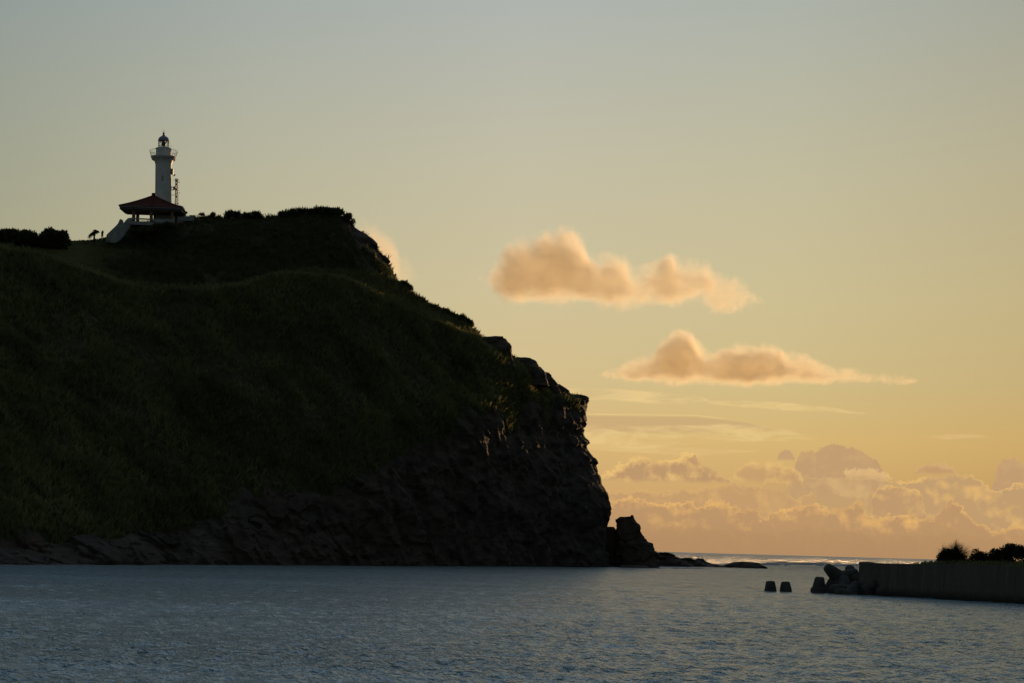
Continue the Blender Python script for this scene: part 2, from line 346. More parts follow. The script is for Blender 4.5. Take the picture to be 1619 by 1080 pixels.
def terrain_material():
    m = bpy.data.materials.new('headland_ground'); m.use_nodes = True; T = NT(m.node_tree); b = T.n['Principled BSDF']
    co = T.new('ShaderNodeTexCoord').outputs['Object']
    at = T.new('ShaderNodeAttribute', attribute_name='rock').outputs['Fac']
    n1 = T.noise(co, .06, 6, .6); n2 = T.noise(co, .5, 6, .65); n3 = T.noise(co, 2.2, 5, .65)
    x, y, z = T.sep(co)
    strat = T.noise(T.comb(T.math('MULTIPLY', x, .06), T.math('MULTIPLY', y, .06), T.math('MULTIPLY', z, .22)), 1.4, 6, .6, 1.2)
    grass = T.mix(T.maprange(n1, .35, .65), (.052, .053, .023, 1), (.078, .080, .033, 1))
    grass = T.mix(T.maprange(n2, .4, .7), grass, (.06, .062, .026, 1))
    rock = T.mix(T.maprange(strat, .35, .65), (.040, .029, .022, 1), (.13, .096, .075, 1))
    rock = T.mix(T.maprange(n3, .45, .75), rock, (.075, .062, .050, 1))
    f = T.maprange(T.math('ADD', at, T.math('MULTIPLY', T.math('SUBTRACT', n2, .5), .9)), .42, .58)
    T.put(b.inputs['Base Color'], T.mix(f, grass, rock))
    b.inputs['Roughness'].default_value = .95; b.inputs['Specular IOR Level'].default_value = .15
    bn = T.new('ShaderNodeBump'); bn.inputs['Distance'].default_value = .6
    T.put(bn.inputs['Height'], T.math('ADD', n3, T.math('MULTIPLY', n2, 1.5))); T.l.new(bn.outputs[0], b.inputs['Normal'])
    return m
M_LAND = terrain_material()

def water_material():
    m = bpy.data.materials.new('sea_water'); m.use_nodes = True; T = NT(m.node_tree); b = T.n['Principled BSDF']
    co = T.new('ShaderNodeTexCoord').outputs['Object']
    b.inputs['IOR'].default_value = 1.33
    x, y, z = T.sep(co)
    ln = T.new('ShaderNodeVectorMath', operation='LENGTH'); T.l.new(co, ln.inputs[0]); dist = ln.outputs['Value']
    T.put(b.inputs['Base Color'], T.mix(T.maprange(dist, 560., 760., 0., 1., True), (.17, .28, .32, 1), (.02, .045, .06, 1)))   # base colour paler near, darker far out
    T.put(b.inputs['Roughness'], T.maprange(dist, 250., 900., .24, .34))
    v = T.comb(x, T.math('MULTIPLY', y, .75), 0.)
    n1 = T.noise(v, 2.1, 2, .6, .4, '2D'); n2 = T.noise(v, .62, 3, .6, .2, '2D'); n3 = T.noise(v, 6., 2, .55, .3, '2D')
    gust = T.maprange(T.noise(T.comb(T.math('MULTIPLY', x, .30), y, 0.), .05, 3, .55, .4, '2D'), .35, .65, .75, 1.3)
    h = T.math('ADD', T.math('ADD', T.math('MULTIPLY', n1, .33), T.math('MULTIPLY', n2, .52)), T.math('MULTIPLY', n3, .19))
    far = T.maprange(dist, 90., 480., 1.45, 2.7)
    bn = T.new('ShaderNodeBump'); bn.inputs['Distance'].default_value = 1.0
    T.put(bn.inputs['Height'], T.math('MULTIPLY', T.math('MULTIPLY', h, gust), far)); T.l.new(bn.outputs[0], b.inputs['Normal'])
    return m
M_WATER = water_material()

# ------------------------------------------------------------------ sea: one sheet, fine near and in the middle of the bay, coarse far out and at the sides, reaching the horizon
def build_sea():
    r = [3.]
    while r[-1] < 45: r.append(r[-1] * 1.05)
    while r[-1] < 900: r.append(r[-1] * 1.0032)
    while r[-1] < 60000: r.append(r[-1] * 1.02)
    r = np.array(r)
    a = np.concatenate([np.linspace(-180, -32, 40)[:-1], np.linspace(-32, -16, 50)[:-1], np.linspace(-16, 16, 560), np.linspace(16, 32, 50)[1:], np.linspace(32, 180, 40)[1:]])
    th = np.radians(a)
    X = r[:, None] * np.sin(th)[None]; Y = r[:, None] * np.cos(th)[None]
    Z = np.zeros_like(X)
    rg = np.random.RandomState(3)
    outer = np.clip((Y - 560 - 0.0 * X) / 250, 0, 1)
    dr = np.gradient(r)[:, None]
    for lam, amp, n in ((.75, .015, 14), (1.3, .026, 14), (2.3, .030, 14), (4.2, .022, 8), (12., .012, 5)):
        for k in range(n):
            d = math.radians(rg.normal(-25, 38)); l = lam * rg.uniform(.75, 1.35); kk = 2 * math.pi / l
            fade = np.clip(l / (2.2 * dr) - .6, 0, 1)
            ph = kk * (X * math.sin(d) + Y * math.cos(d)) + rg.uniform(0, 6.28)
            Z += amp / math.sqrt(n) * 1.6 * fade * (1 - np.abs(np.sin(ph / 2)) * 2 + .27)
    for lam, amp in ((28, .10), (45, .14), (70, .16), (18, .07), (22, .07)):
        for k in range(2):
            d = math.radians(rg.normal(-10, 25)); kk = 2 * math.pi / (lam * rg.uniform(.8, 1.2))
            fade = np.clip(lam / (2.2 * dr) - .6, 0, 1)
            Z += outer * amp * fade * np.sin(kk * (X * math.sin(d) + Y * math.cos(d)) + rg.uniform(0, 6.28))
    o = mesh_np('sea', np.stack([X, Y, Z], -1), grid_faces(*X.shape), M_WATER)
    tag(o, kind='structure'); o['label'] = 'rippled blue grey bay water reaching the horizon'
build_sea()

# ------------------------------------------------------------------ land
def I(x, table): 
    t = np.array(table, float); return np.interp(x, t[:, 0], t[:, 1])
EDGE = [(620, 926), (627, 927), (631, 930), (639, 927), (649, 926.5), (659, 928.5), (669, 928), (679, 924.6), (686, 924), (692, 927), (697.5, 932), (701, 933.5), (707, 929.5), (715, 933.5), (723, 940), (731, 943.5), (738, 944), (749, 947), (766, 954), (779, 960), (789, 962), (805, 966.5), (812, 965), (821, 962.7), (832, 959), (845, 957), (860, 957), (880, 960), (897, 962), (915, 963)]
C2T = [(-300, 365), (-100, 376), (0, 389), (60, 404), (120, 422), (180, 442), (250, 454), (320, 454), (390, 448), (430, 434), (480, 428), (540, 429), (600, 438), (628, 447), (650, 464), (680, 484), (710, 496), (742, 511), (752, 524), (768, 541), (800, 562), (815, 571), (840, 585), (860, 598), (880, 614), (900, 627), (928, 629)]
C1T = [(-300, 371), (-100, 382), (0, 395), (60, 410), (120, 428), (180, 448), (250, 460), (320, 460), (390, 453), (430, 438), (480, 435), (540, 442), (580, 459), (620, 481), (660, 500), (700, 515), (745, 535), (790, 561), (815, 575), (840, 589), (880, 618), (900, 629), (928, 632)]
MLT = [(-300, 862), (0, 866), (150, 850), (300, 828), (430, 788), (500, 765), (560, 737), (640, 702), (690, 664), (750, 644), (830, 638), (900, 634), (928, 634)]
D1T = [(-300, 395), (0, 425), (250, 450), (430, 478), (540, 498), (650, 515), (745, 532), (800, 552), (900, 606), (928, 613)]
def waterY(px): return seaY(px, I(px, [(-300, 893), (300, 893), (600, 895), (900, 896.5), (970, 897.5)]))

def build_headland():
    q = np.concatenate([np.linspace(-300, 0, 70)[:-1], np.linspace(0, 928, 700)])
    u = np.clip((q - 700) / 228, 0, 1)
    rows = []   # each row: px, py, depth arrays or world points
    def row(py, dep):
        px = q + u * (I(py, EDGE) - 928) * u ** .5
        rows.append(P(px, py, dep + 14 * u ** 6))
    basepx = q + u * (960 - 928)
    wY = waterY(basepx); c1, c2, ml = I(q, C1T), I(q, C2T), I(q, MLT)
    d1 = I(q, D1T); dml = wY + np.where(q < 500, 14, 14 + (q - 500) * 0.01)
    wpy = I(basepx, [(-300, 893), (300, 893), (600, 895), (900, 896.5), (970, 897.5)])
    for t in np.linspace(0, 1, 4)[:-1]: row(wpy + 14 * (1 - t), wY - 1 * (1 - t))
    for t in np.linspace(0, 1, 110)[:-1]: row(wpy + (ml - wpy) * t, wY + (dml - wY) * t)
    for t in np.linspace(0, 1, 170)[:-1]:
        row(ml + (c1 - ml) * t, dml + (d1 - dml) * (t ** 1.15))
    n_c1 = len(rows)
    gap = I(q, [(-300, 8), (430, 10), (540, 16), (650, 24), (745, 16), (800, 9), (928, 5)])
    for t in np.linspace(0, 1, 14)[:-1]: row(c1 + (c2 - c1) * t + np.minimum(10, gap * .5) * math.sin(math.pi * t) * .8, d1 + gap * t)
    row(c2, d1 + gap)
    top = rows[-1]
    for t in np.linspace(0, 1, 25)[1:]:
        p = top.copy(); p[:, 1] += 190 * t; p[:, 0] *= (p[:, 1] / top[:, 1]); p[:, 0] -= 25 * t * u; p[:, 2] = top[:, 2] * (1 - t ** .8) - 4 * t; rows.append(p)
    W = np.stack(rows)                                     # rows x cols x 3
    # far side of the point: wrap the right edge back
    edge = W[:, -1]; extra = []
    for t in np.linspace(0, 1, 16)[1:]:
        p = edge.copy(); k = np.clip(1 - (np.arange(len(p)) - (n_c1 + 14)) / 24, 0, 1)
        p[:, 1] += 150 * t * k; p[:, 0] += (-45 * t + 4 * math.sin(math.pi * min(1, t * 3)) * 0) * k; extra.append(p)
    W = np.concatenate([W, np.stack(extra, 1)], 1)
    nr, nc = W.shape[:2]
    # rock mask
    rock = np.zeros((nr, nc))
    ri = np.arange(nr)[:, None]
    rowt = np.clip((ri - 3) / 109., 0, 1)                  # 1 at the rock/grass line
    rock[:] = (ri <= 112) * 1.0
    rock = np.maximum(rock, np.clip((112 + 6 - ri) / 6., 0, 1))
    soft = fbm(W, 22, 4) * 40
    rock = np.clip((118 + soft - ri) / 16., 0, 1)
    rock = rock * np.ones_like(W[..., 0])
    qq = np.concatenate([q, np.full(nc - len(q), 999.)])
    rock = np.maximum(rock, np.clip((qq[None] - 905) / 20, 0, 1))
    rock[:, qq < 60] *= .8
    # normals
    du = np.gradient(W, axis=1); dv = np.gradient(W, axis=0); N = np.cross(du, dv); N /= np.linalg.norm(N, axis=-1, keepdims=True) + 1e-9
    N[N[..., 1] > 0.3] *= 1
    away = np.clip(np.abs(ri - n_c1) / 30., .18, 1) * np.ones((1, nc))
    edgew = np.clip(np.abs(np.arange(nc)[None] - (len(q) - 1)) / 40., .2, 1)
    lowf = (fbm(W, 26, 3) * 2.6 + rock * fbm(W + 50, 16, 3, .5) * 1.6) * away * edgew
    Ws = W.copy(); Ws[..., 2] *= 2.2
    Wv = W * np.array([1, 1, .3])
    Wd = W + np.stack([fbm(W, 4, 3), fbm(W + 40, 4, 3), fbm(W + 80, 4, 3)], -1) * 1.6
    rk = (blocks(Wd, 8., (1, 1, .8)) * .55 * np.minimum(1, edgew * 1.6) + blocks(Wd + 9, 3.4, (1.2, 1.2, .7)) * .42 + fbm(W, 1.8, 3) * .22 + fbm(Wv, 11, 2, .5) * .5 * edgew) * np.where(ri > n_c1 - 4, .35, 1)
    gr = fbm(W, 9, 3) * .8 + np.abs(fbm(W, 3.6, 3, .5)) * 1.5 - .5
    disp = lowf + rk * rock + gr * (1 - rock) * np.clip(away * 1.4, .3, 1)
    disp *= np.clip(ri / 3., 0, 1)
    W = W + N * disp[..., None] * np.array([1, 1, 1])
    o = mesh_np('headland', W, grid_faces(nr, nc)[:, ::-1], M_LAND, attrs={'rock': rock})
    tag(o, 'dark grassy headland with rocky cliffs dropping to the bay', kind='structure')
    return W, rock, n_c1, len(q), q
HW, HR, HC1, HNQ, HQ = build_headland()

KT = [(-300, 372), (-60, 380), (0, 384), (60, 384), (110, 382), (140, 380.5), (165, 377), (182, 371), (200, 362), (220, 357), (245, 354), (275, 350), (300, 348), (320, 346), (345, 345), (365, 344), (400, 344), (430, 344.5), (460, 342), (480, 340), (500, 339), (530, 340), (545, 345), (554, 352), (561, 359.7), (573.7, 368), (582, 373.5), (587, 377.5), (592, 383), (595.3, 389), (598, 393), (602, 398.6), (607, 405), (613, 412), (618, 421), (621.5, 430), (625.6, 442), (628, 455), (634, 500)]
KD = [(-300, 470), (0, 498), (180, 506), (250, 516), (350, 522), (450, 534), (560, 545), (634, 550)]
def build_knoll():
    q = np.concatenate([np.linspace(-300, 0, 50)[:-1], np.linspace(0, 634, 520)])
    k1, kd = I(q, KT), I(q, KD)
    gap = I(q, [(-300, 8), (430, 10), (540, 16), (650, 24)])
    c2, d2 = I(q, C2T), I(q, D1T) + gap
    rows = []
    k0, d0 = np.maximum(c2, k1) + 14, d2 - 1
    for t in np.linspace(0, 1, 110):
        tt = t ** (1.0)
        rows.append(P(q, k0 + (k1 - k0) * tt, d0 + (kd - d0) * tt ** 1.25))
    top = rows[-1]; n1 = len(rows)
    for t in np.linspace(0, 1, 25)[1:]:
        p = top.copy(); p[:, 1] += 120 * t; p[:, 0] *= p[:, 1] / top[:, 1]; p[:, 2] = top[:, 2] * (1 - .9 * t ** 1.3); rows.append(p)
    W = np.stack(rows); nr, nc = W.shape[:2]; ri = np.arange(nr)[:, None]
    rock = np.clip((q[None] - 505 + fbm(W, 12, 4) * 70) / 40, 0, 1) * np.clip((n1 + 2 - ri) / 5., 0, 1) * np.clip(1 - (n1 - ri) / 90., .25, 1)
    du = np.gradient(W, axis=1); dv = np.gradient(W, axis=0); N = np.cross(du, dv); N /= np.linalg.norm(N, axis=-1, keepdims=True) + 1e-9
    away = np.clip(np.abs(ri - n1) / 30., .12, 1)
    lawn = np.clip((q[None] - 160) / 60, .1, 1)
    disp = (fbm(W, 18, 3) * 1.8 * away + fbm(W, 5, 4) * .8 * (away * .8 + .15)) * lawn + rock * (blocks(W, 4.2, (1, 1, .8)) * .7 + fbm(W, 2.2, 3, .6) * .35)
    W = W + N * disp[..., None]
    o = mesh_np('hill_top', W, grid_faces(nr, nc)[:, ::-1], M_LAND, attrs={'rock': rock})
    tag(o, 'upper knoll of the headland carrying the lighthouse', kind='structure')
    return W, rock, n1, q
KW, KR, KN1, KQ = build_knoll()
def build_sun_block_hill():  # hill added out of view to keep the low sun off the bay
    x = np.linspace(0, 1, 70)[None]; y = np.linspace(0, 1, 240)[:, None]
    Y = 290 + 4300 * y + 0 * x; X = Y * .275 + 300 * x
    Z = 138 * np.clip(np.sin(np.pi * np.clip(y, 0, 1)), 0, 1) ** .3 * np.clip(x * 9, 0, 1) ** .8 * (1 - .3 * x) - 2
    W = np.stack([X, Y, Z + 0 * X], -1); W[..., 2] += fbm(W, 30, 4) * 7 * np.sin(np.pi * y) * np.sin(np.pi * np.clip(x * 3, 0, 1) / 2)
    tag(mesh_np('sun_block_hill', W, grid_faces(240, 70), M_LAND, attrs={'rock': np.zeros(W.shape[:2])}), 'added hill outside the view blocking the low sun from the bay', kind='structure')
build_sun_block_hill()
def knoll_z(px, depth_off=0):
    """ground point on the knoll skyline under the bearing px"""
    j = int(np.argmin(np.abs(KQ - px))); return Vector(KW[KN1 - 1, j])

# ------------------------------------------------------------------ ground cover: tufts of coarse grass
def tufts(name, pts, hmin, hmax, width, nblade, mat_, seed, lean=(0.25, 0, 0), up=1.0, label=''):
    rg = np.random.RandomState(seed); n = len(pts); tot = n * nblade
    base = np.repeat(pts, nblade, 0) + rg.normal(0, .25, (tot, 3)) * np.array([1, 1, .2])
    h = rg.uniform(hmin, hmax, tot) * np.repeat(rg.uniform(.6, 1.2, n), nblade)
    ang = rg.uniform(0, 2 * np.pi, tot)
    sp = rg.uniform(.1, .8, tot)
    d = np.stack([np.cos(ang) * sp, np.sin(ang) * sp, np.full(tot, up)], -1) + np.array(lean)
    d /= np.linalg.norm(d, axis=1)[:, None]
    side = np.stack([-np.sin(ang + 1.2), np.cos(ang + 1.2), np.zeros(tot)], -1) * (width * rg.uniform(.5, 1.3, tot))[:, None]
    mid = base + d * (h * .55)[:, None]
    tip = base + d * h[:, None] + np.stack([np.cos(ang), np.sin(ang), -np.ones(tot) * .4], -1) * (h * .25 * sp)[:, None]
    v = np.stack([base - side * .6 - d * .3, base + side * .6 - d * .3, mid + side, mid - side, tip], 1)
    k = np.arange(tot)[:, None] * 5
    f = np.concatenate([k + np.array([[0, 1, 2]]), k + np.array([[0, 2, 3]]), k + np.array([[3, 2, 4]])])
    o = mesh_np(name, v, f, mat_)
    return o
def sample_grid(W, wt, n, rg):
    nr, nc = W.shape[:2]
    a = np.linalg.norm(np.cross(W[1:, :-1] - W[:-1, :-1], W[:-1, 1:] - W[:-1, :-1]), axis=-1) * wt[:-1, :-1]
    pr = a.ravel() / a.sum(); idx = rg.choice(len(pr), n, p=pr); r, c = np.divmod(idx, nc - 1)
    s, t = rg.rand(n, 1), rg.rand(n, 1)
    return (W[r, c] * (1 - s) * (1 - t) + W[r, c + 1] * s * (1 - t) + W[r + 1, c] * (1 - s) * t + W[r + 1, c + 1] * s * t), r, c
def build_cover():
    rg = np.random.RandomState(11)
    wt = np.clip(1 - HR * 1.6, 0, 1); wt[HC1 + 22:] = 0; wt[:, HNQ:] = 0; wt[:, :60] *= .3
    patch = np.clip(fbm(HW, 14, 3) * 2 + .7, .15, 1)
    wt = wt * patch
    p, r, c = sample_grid(HW, wt, 70000, rg)
    tag(tufts('grass', p, .6, 1.8, .17, 4, M_GRASS, 1, (.2, 0, 0)), 'coarse grass covering the near slope of the headland', kind='stuff')
    # dense fringe along both crests
    wc = np.zeros_like(HR); wc[HC1 - 8:HC1 + 16] = 1; wc[:, HNQ:] = 0; wc *= np.clip(1 - HR * 1.2, 0, 1); wc[:, :60] = 0
    p, r, c = sample_grid(HW, wc, 16000, rg)
    tag(tufts('crest_grass', p, .5, 1.5, .09, 4, M_GRASS, 2, (.25, 0, 0)), 'tall grass fringing the crest of the headland', kind='stuff')
    wk = np.clip(1 - KR * 1.4, 0, 1); wk[KN1 + 6:] = 0; wk = wk * np.clip((KQ[None] - 175 + fbm(KW, 10, 3) * 60) / 40, 0, 1)
    p, r, c = sample_grid(KW, wk * np.clip(fbm(KW, 9, 3) * 2 + .8, .1, 1), 22000, rg)
    tag(tufts('undergrowth', p, .5, 1.5, .12, 5, M_LEAF, 3, (.15, 0, 0)), 'low dark undergrowth on the knoll below the lighthouse', kind='stuff')
    wl = np.ones_like(KR); wl[KN1 + 2:] = 0; wl = wl * np.clip((235 - KQ[None]) / 30, 0, 1) * (KQ[None] > 40)
    p, r, c = sample_grid(KW, wl, 16000, rg)
    tag(tufts('lawn_grass', p, .12, .35, .10, 4, M_GRASS, 4, (.1, 0, 0)), 'short mown grass left of the terrace on the hilltop', kind='stuff')
build_cover()

# ------------------------------------------------------------------ shrubs, bushes
def leaf_mass(n, rg, a, b, h, leaf, spiky, base_z=0.):
    """leaf blades scattered through a lumpy dome-shaped volume; returns verts, faces"""
    lumps = [(rg.uniform(-.6, .6) * a, rg.uniform(-.6, .6) * b, base_z + h * rg.uniform(.02, .5), rg.uniform(.4, .6)) for _ in range(11)] + [(0, 0, base_z + h * .25, .75)]
    L = np.array(lumps); k = rg.randint(0, len(L), n)
    d = rg.normal(size=(n, 3)); d /= np.linalg.norm(d, axis=1)[:, None]; d[:, 2] = np.abs(d[:, 2]) * 1.0 - .15
    rad = rg.uniform(.45, 1.0, n) ** .5
    p = L[k, :3] + d * (rad * L[k, 3])[:, None] * np.array([a, b, h * .75])
    p[:, 2] = np.clip(p[:, 2], base_z - .1, None); p[:, 2] -= base_z * 0
    out = d * spiky + rg.normal(size=(n, 3)) * .6 + np.array([.1, 0, .35]); out /= np.linalg.norm(out, axis=1)[:, None]
    ln = leaf * rg.uniform(.6, 1.5, n)
    if spiky > .8:
        lg = rg.rand(n) < .05; ln[lg] *= 1.6; out[lg] = out[lg] * .5 + np.array([.1, 0, .8]); out /= np.linalg.norm(out, axis=1)[:, None]
    sd = np.cross(out, rg.normal(size=(n, 3))); sd /= np.linalg.norm(sd, axis=1)[:, None]; sd *= (ln * (.30 if spiky > .8 else .42))[:, None] * .5
    tip = p + out * ln[:, None]; mid = p + out * (ln * .4)[:, None]
    v = np.stack([p, mid + sd, tip, mid - sd], 1); kk = np.arange(n)[:, None] * 4
    return v.reshape(-1, 3), np.concatenate([kk + np.array([[0, 1, 2]]), kk + np.array([[0, 2, 3]])])
def shrub(name, loc, w, h, dpt, n, leaf, spiky, label, cat='shrub', group=None, seed=0, stem=0., mat_=None):
    rg = np.random.RandomState(seed + 100)
    o = empty(name, loc, label, cat, group)
    v, f = leaf_mass(n, rg, w / 2, dpt / 2, h * 1.2 - stem * .5, leaf, spiky, stem * .5)
    mesh_np('crown', v, f, mat_ or M_LEAF, o, smooth=False)
    bm = bmesh.new()
    for k in range(4):
        an = rg.uniform(0, 6.28); b_tube(bm, (0, 0, -.6), (math.cos(an) * w * .2, math.sin(an) * dpt * .2, h * .6), .10 + .02 * h, .04, 6)
    finish('trunk', bm, M_BARK, o)
    return o
# thicket at the far left of the skyline
for i, (px, w, top, lab) in enumerate([(-22, 46, 362, 'dense dark screw pine thicket cut by the left edge of the photo'), (14, 40, 359.5, 'dense dark shrub in the hilltop thicket, second from the left edge'),
                                       (46, 38, 359, 'dense dark shrub in the middle of the hilltop thicket'), (76, 36, 356.5, 'tallest rounded shrub of the hilltop thicket'), (96, 29, 360, 'rounded shrub ending the hilltop thicket beside open lawn')]):
    Y = 482; s = M_PER_PX(Y); b = V(px, 394, Y); h = (392 - top) * s
    shrub('thicket_shrub', b, w * s * 1.12, h, w * s, 6500, .62, .7, lab, 'shrub', 'dense shrubs of the hilltop thicket', i)
# shrubs on the knoll skyline
RS = [(319.5, 8, 7, 'small wind bent shrub standing alone on the crest, nearest the lighthouse', 'x', 2.0), (337, 7, 9, 'small pointed shrub alone on the crest between two gaps', 'x', 1.0), (347, 5, 4, 'tiniest low shrub on the crest right of the pointed one', 'x', 0),
      (364, 14, 10, 'low spreading shrub starting the bushy part of the crest', '', 0), (376, 16, 9, 'low shrub on the crest, second in the bushy part', '', 0), (391, 14, 6, 'very low shrub on the crest before the first dip', '', 0), (406, 15, 9, 'spiky low shrub alone between two dips of the crest', '', 0),
      (448, 18, 8, 'low shrub where the crest starts to rise to its bushy top', '', 0), (462, 17, 10, 'spiky shrub left of the highest clump on the crest', '', 0), (478, 15, 10, 'shrub with upright tip in the highest clump on the crest', '', 0), (490, 14, 9, 'low shrub in a dip of the highest clump', '', 0),
      (503, 16, 12, 'tall spiky shrub in the highest clump on the crest', '', 0), (516, 16, 11, 'broad shrub in the middle of the highest clump', '', 0), (528, 16, 11, 'broad shrub near the cliff end of the highest clump', '', 0), (538, 12, 12, 'shrub ending the highest clump with an upright tip', '', 0),
      (549, 12, 10, 'bushy shrub just below the highest clump on the cliff shoulder', '', 0), (556.5, 9, 9, 'last spiky shrub leaning over the bare rock shoulder', '', 0)]
for i, (px, w, h, lab, k, st) in enumerate(RS):
    g = knoll_z(px); s = M_PER_PX(g.y); g.z -= .35; g.y -= 1
    shrub('ridge_shrub', g, w * s * 1.15, h * s * 1.1, w * s, 1500 if w > 9 else 380, .55 if w > 9 else .4, 1.0, lab, 'shrub', 'shrubs along the crest of the knoll', 20 + i, st)
# shrubs on the lower skyline towards the point
LS = [(634, 16, 9, 'shrub at the foot of the bare rock shoulder'), (643, 13, 12, 'leaning shrub on the lower skyline below the rock shoulder'), (664, 20, 8, 'low dark shrub halfway along the lower skyline'), (682, 20, 8, 'low shrub on the lower skyline after the halfway one'), (700, 20, 9, 'wide low shrub on the lower skyline'), (716, 16, 9, 'low shrub before the two upright ones on the lower skyline'), (730, 13, 12, 'upright shrub on the lower skyline, second from its step'), (741, 12, 12, 'upright spiky shrub at the step above the round boulder')]
for i, (px, w, h, lab) in enumerate(LS):
    j = int(np.argmin(np.abs(HQ - px))); g = Vector(HW[HC1 + 13, j]); s = M_PER_PX(g.y); g.z -= .7
    shrub('slope_shrub', g, w * s * 1.25, h * s, w * s, 1500, .55, 1.0, lab, 'shrub', 'shrubs along the lower skyline', 50 + i)

# ------------------------------------------------------------------ rocks
def rock(name, rows, Y, dr, label, seed=0, amp=.35, fine=.18, nrow=44, seg=72, sq=2.6, cat='rock', group=None, m=None, ns=99.):
    """rows: (py, left px, right px) from the top down, standing at distance Y; dr = depth relative to width"""
    R = np.array(rows, float); t = np.linspace(0, 1, nrow) ** 1.4
    py = R[0, 0] + (R[-1, 0] - R[0, 0]) * t
    xl, xr = np.interp(py, R[:, 0], R[:, 1]), np.interp(py, R[:, 0], R[:, 2])
    A, B = P(xl, py, Y), P(xr, py, Y); cen = (A + B) / 2; hw = (B - A)[:, 0] / 2
    th = np.linspace(0, 2 * np.pi, seg, endpoint=False)
    ct, st = np.cos(th), np.sin(th); e = 2 / sq
    cx = np.sign(ct) * np.abs(ct) ** e; sy = np.sign(st) * np.abs(st) ** e
    W = np.stack([cen[:, None, 0] + hw[:, None] * cx, cen[:, None, 1] + np.maximum(hw, hw.max() * .35)[:, None] * dr * sy, cen[:, None, 2] + 0 * cx[None]], -1)
    out = np.stack([cx, sy, 0 * cx], -1)[None]
    off = seed * 31.7
    Ws = W * np.array([1, 1, 1.6])
    W = W + out * (fbm(Ws + off, min(max(hw.max() * .8, 1.), ns), 4, .55, True) * amp * .6 + blocks(W + off, min(3.2, ns), (1, 1, .7)) * amp * .8 + fbm(W + off, .9, 3, .6) * fine * .7)[..., None]
    W[..., 2] += fbm(W + off + 9, 2., 3) * fine * .6
    top = W[0].mean(0) + np.array([0, 0, .05])
    bm_v = np.concatenate([W.reshape(-1, 3), [top]]); n = len(bm_v) - 1
    f = grid_faces(nrow, seg, True); cap = np.array([[n, (k + 1) % seg, k, k] for k in range(seg)])
    base = Vector((float(cen[-1, 0]), float(Y), 0)) 
    o = bpy.data.objects.new(name, None)
    verts = [tuple(v) for v in (bm_v - np.array(base))]
    me = bpy.data.meshes.new(name); me.from_pydata(verts, [], [tuple(x) for x in f[:, ::-1].tolist()] + [tuple(x[:3]) for x in cap.tolist()]); me.materials.append(m or M_ROCK)
    me.polygons.foreach_set('use_smooth', np.ones(len(me.polygons), bool))
    o = bpy.data.objects.new(name, me); link(o); o.location = base
    return tag(o, label, cat, group)
YS = 612
rock('sea_stack', [(814.6, 998.6, 1000.6), (817, 997.4, 1001), (817.6, 984, 1001), (820, 978, 1001.5), (822, 975.5, 1002), (829, 976, 1008), (832, 976.5, 1009.5), (841, 976.5, 1011.5), (855, 977, 1018.5), (859, 977, 1029), (866, 977, 1032), (875, 976, 1036), (890, 974, 1040), (903, 972, 1044)], YS, .8, 'tall dark sea stack with notched top off the cliff foot', 1, .8, .6, cat='sea stack', nrow=90, seg=110)
rock('cliff_rock', [(833, 958, 971), (836, 956, 973.5), (842, 954, 975), (850, 953, 977), (880, 950, 980), (903, 948, 982)], YS + 4, .9, 'blocky rock wedged between cliff and sea stack', 2, .3, .2)
rock('ledge_rock', [(894, 985, 1018), (896, 979, 1026), (899, 976, 1030), (903, 975, 1031)], YS - 22, .6, 'low flat ledge at the waterline before the sea stack', 3, .2, .1, nrow=14)
YR = 700
rock('reef_rock', [(873.5, 1046, 1054), (876, 1038, 1060), (879, 1030, 1066), (884, 1024, 1076), (892, 1020, 1092), (903, 1018, 1096)], YR - 30, .6, 'jagged low reef rock joined to the foot of the sea stack', 4, .9, .7, ns=2.4)
rock('reef_rock', [(882, 1086, 1091), (884, 1076, 1095), (887, 1068, 1106), (891, 1064, 1115), (896, 1060, 1130), (903, 1060, 1134)], YR - 12, .6, 'knobbly reef rock in the middle of the low reef', 5, .9, .7, ns=2.4)
rock('reef_rock', [(883.5, 1104, 1109), (887, 1098, 1114), (891, 1094, 1124), (894.5, 1092, 1142), (897, 1090, 1150), (903, 1090, 1154)], YR - 6, .6, 'tapering reef rock before the gap in the reef', 6, .8, .6, nrow=24, ns=2.)
rock('reef_rock', [(888.3, 1172, 1190), (890, 1158, 1198), (893, 1148, 1204), (895.5, 1141, 1209), (903, 1132, 1214)], YR, .5, 'smooth low reef rock alone at the open sea end', 7, .6, .4, nrow=24, sq=2.2, ns=2.5)
rock('skyline_boulder', [(532.5, 780, 793), (534, 766, 797), (538, 764, 801), (548, 762, 807), (562, 762, 808.5), (580, 762, 812)], 552, .8, 'rounded dark boulder on the skyline below the shrubs', 8, .5, .4, cat='boulder')
rock('skyline_boulder', [(565.6, 816, 838), (568, 812, 841), (575, 808, 847), (581, 808, 857), (588, 808, 860), (610, 808, 866)], 572, .9, 'flat topped rock outcrop stepping down after the round boulder', 9, .6, .5, cat='boulder')
rock('skyline_boulder', [(589, 856, 866), (592, 850, 869), (598, 848, 873.5), (607, 846, 879), (625, 846, 886)], 588, .9, 'small humped rock between outcrop and cliff top', 10, .5, .45, cat='boulder')
rock('skyline_boulder', [(607.5, 876, 884), (610, 870, 889), (613, 868, 893), (618, 866, 898), (625, 864, 903), (640, 864, 905)], 598, .9, 'humped rock just before the cliff edge block', 11, .5, .4, cat='boulder')
rock('cliff_edge_block', [(624.3, 906, 919), (626, 902, 926), (630, 898, 930), (634, 896, 930), (640, 894, 926.5), (665, 890, 925)], 607, 1.0, 'square block overhanging at the very top of the cliff', 12, .35, .35, cat='boulder')

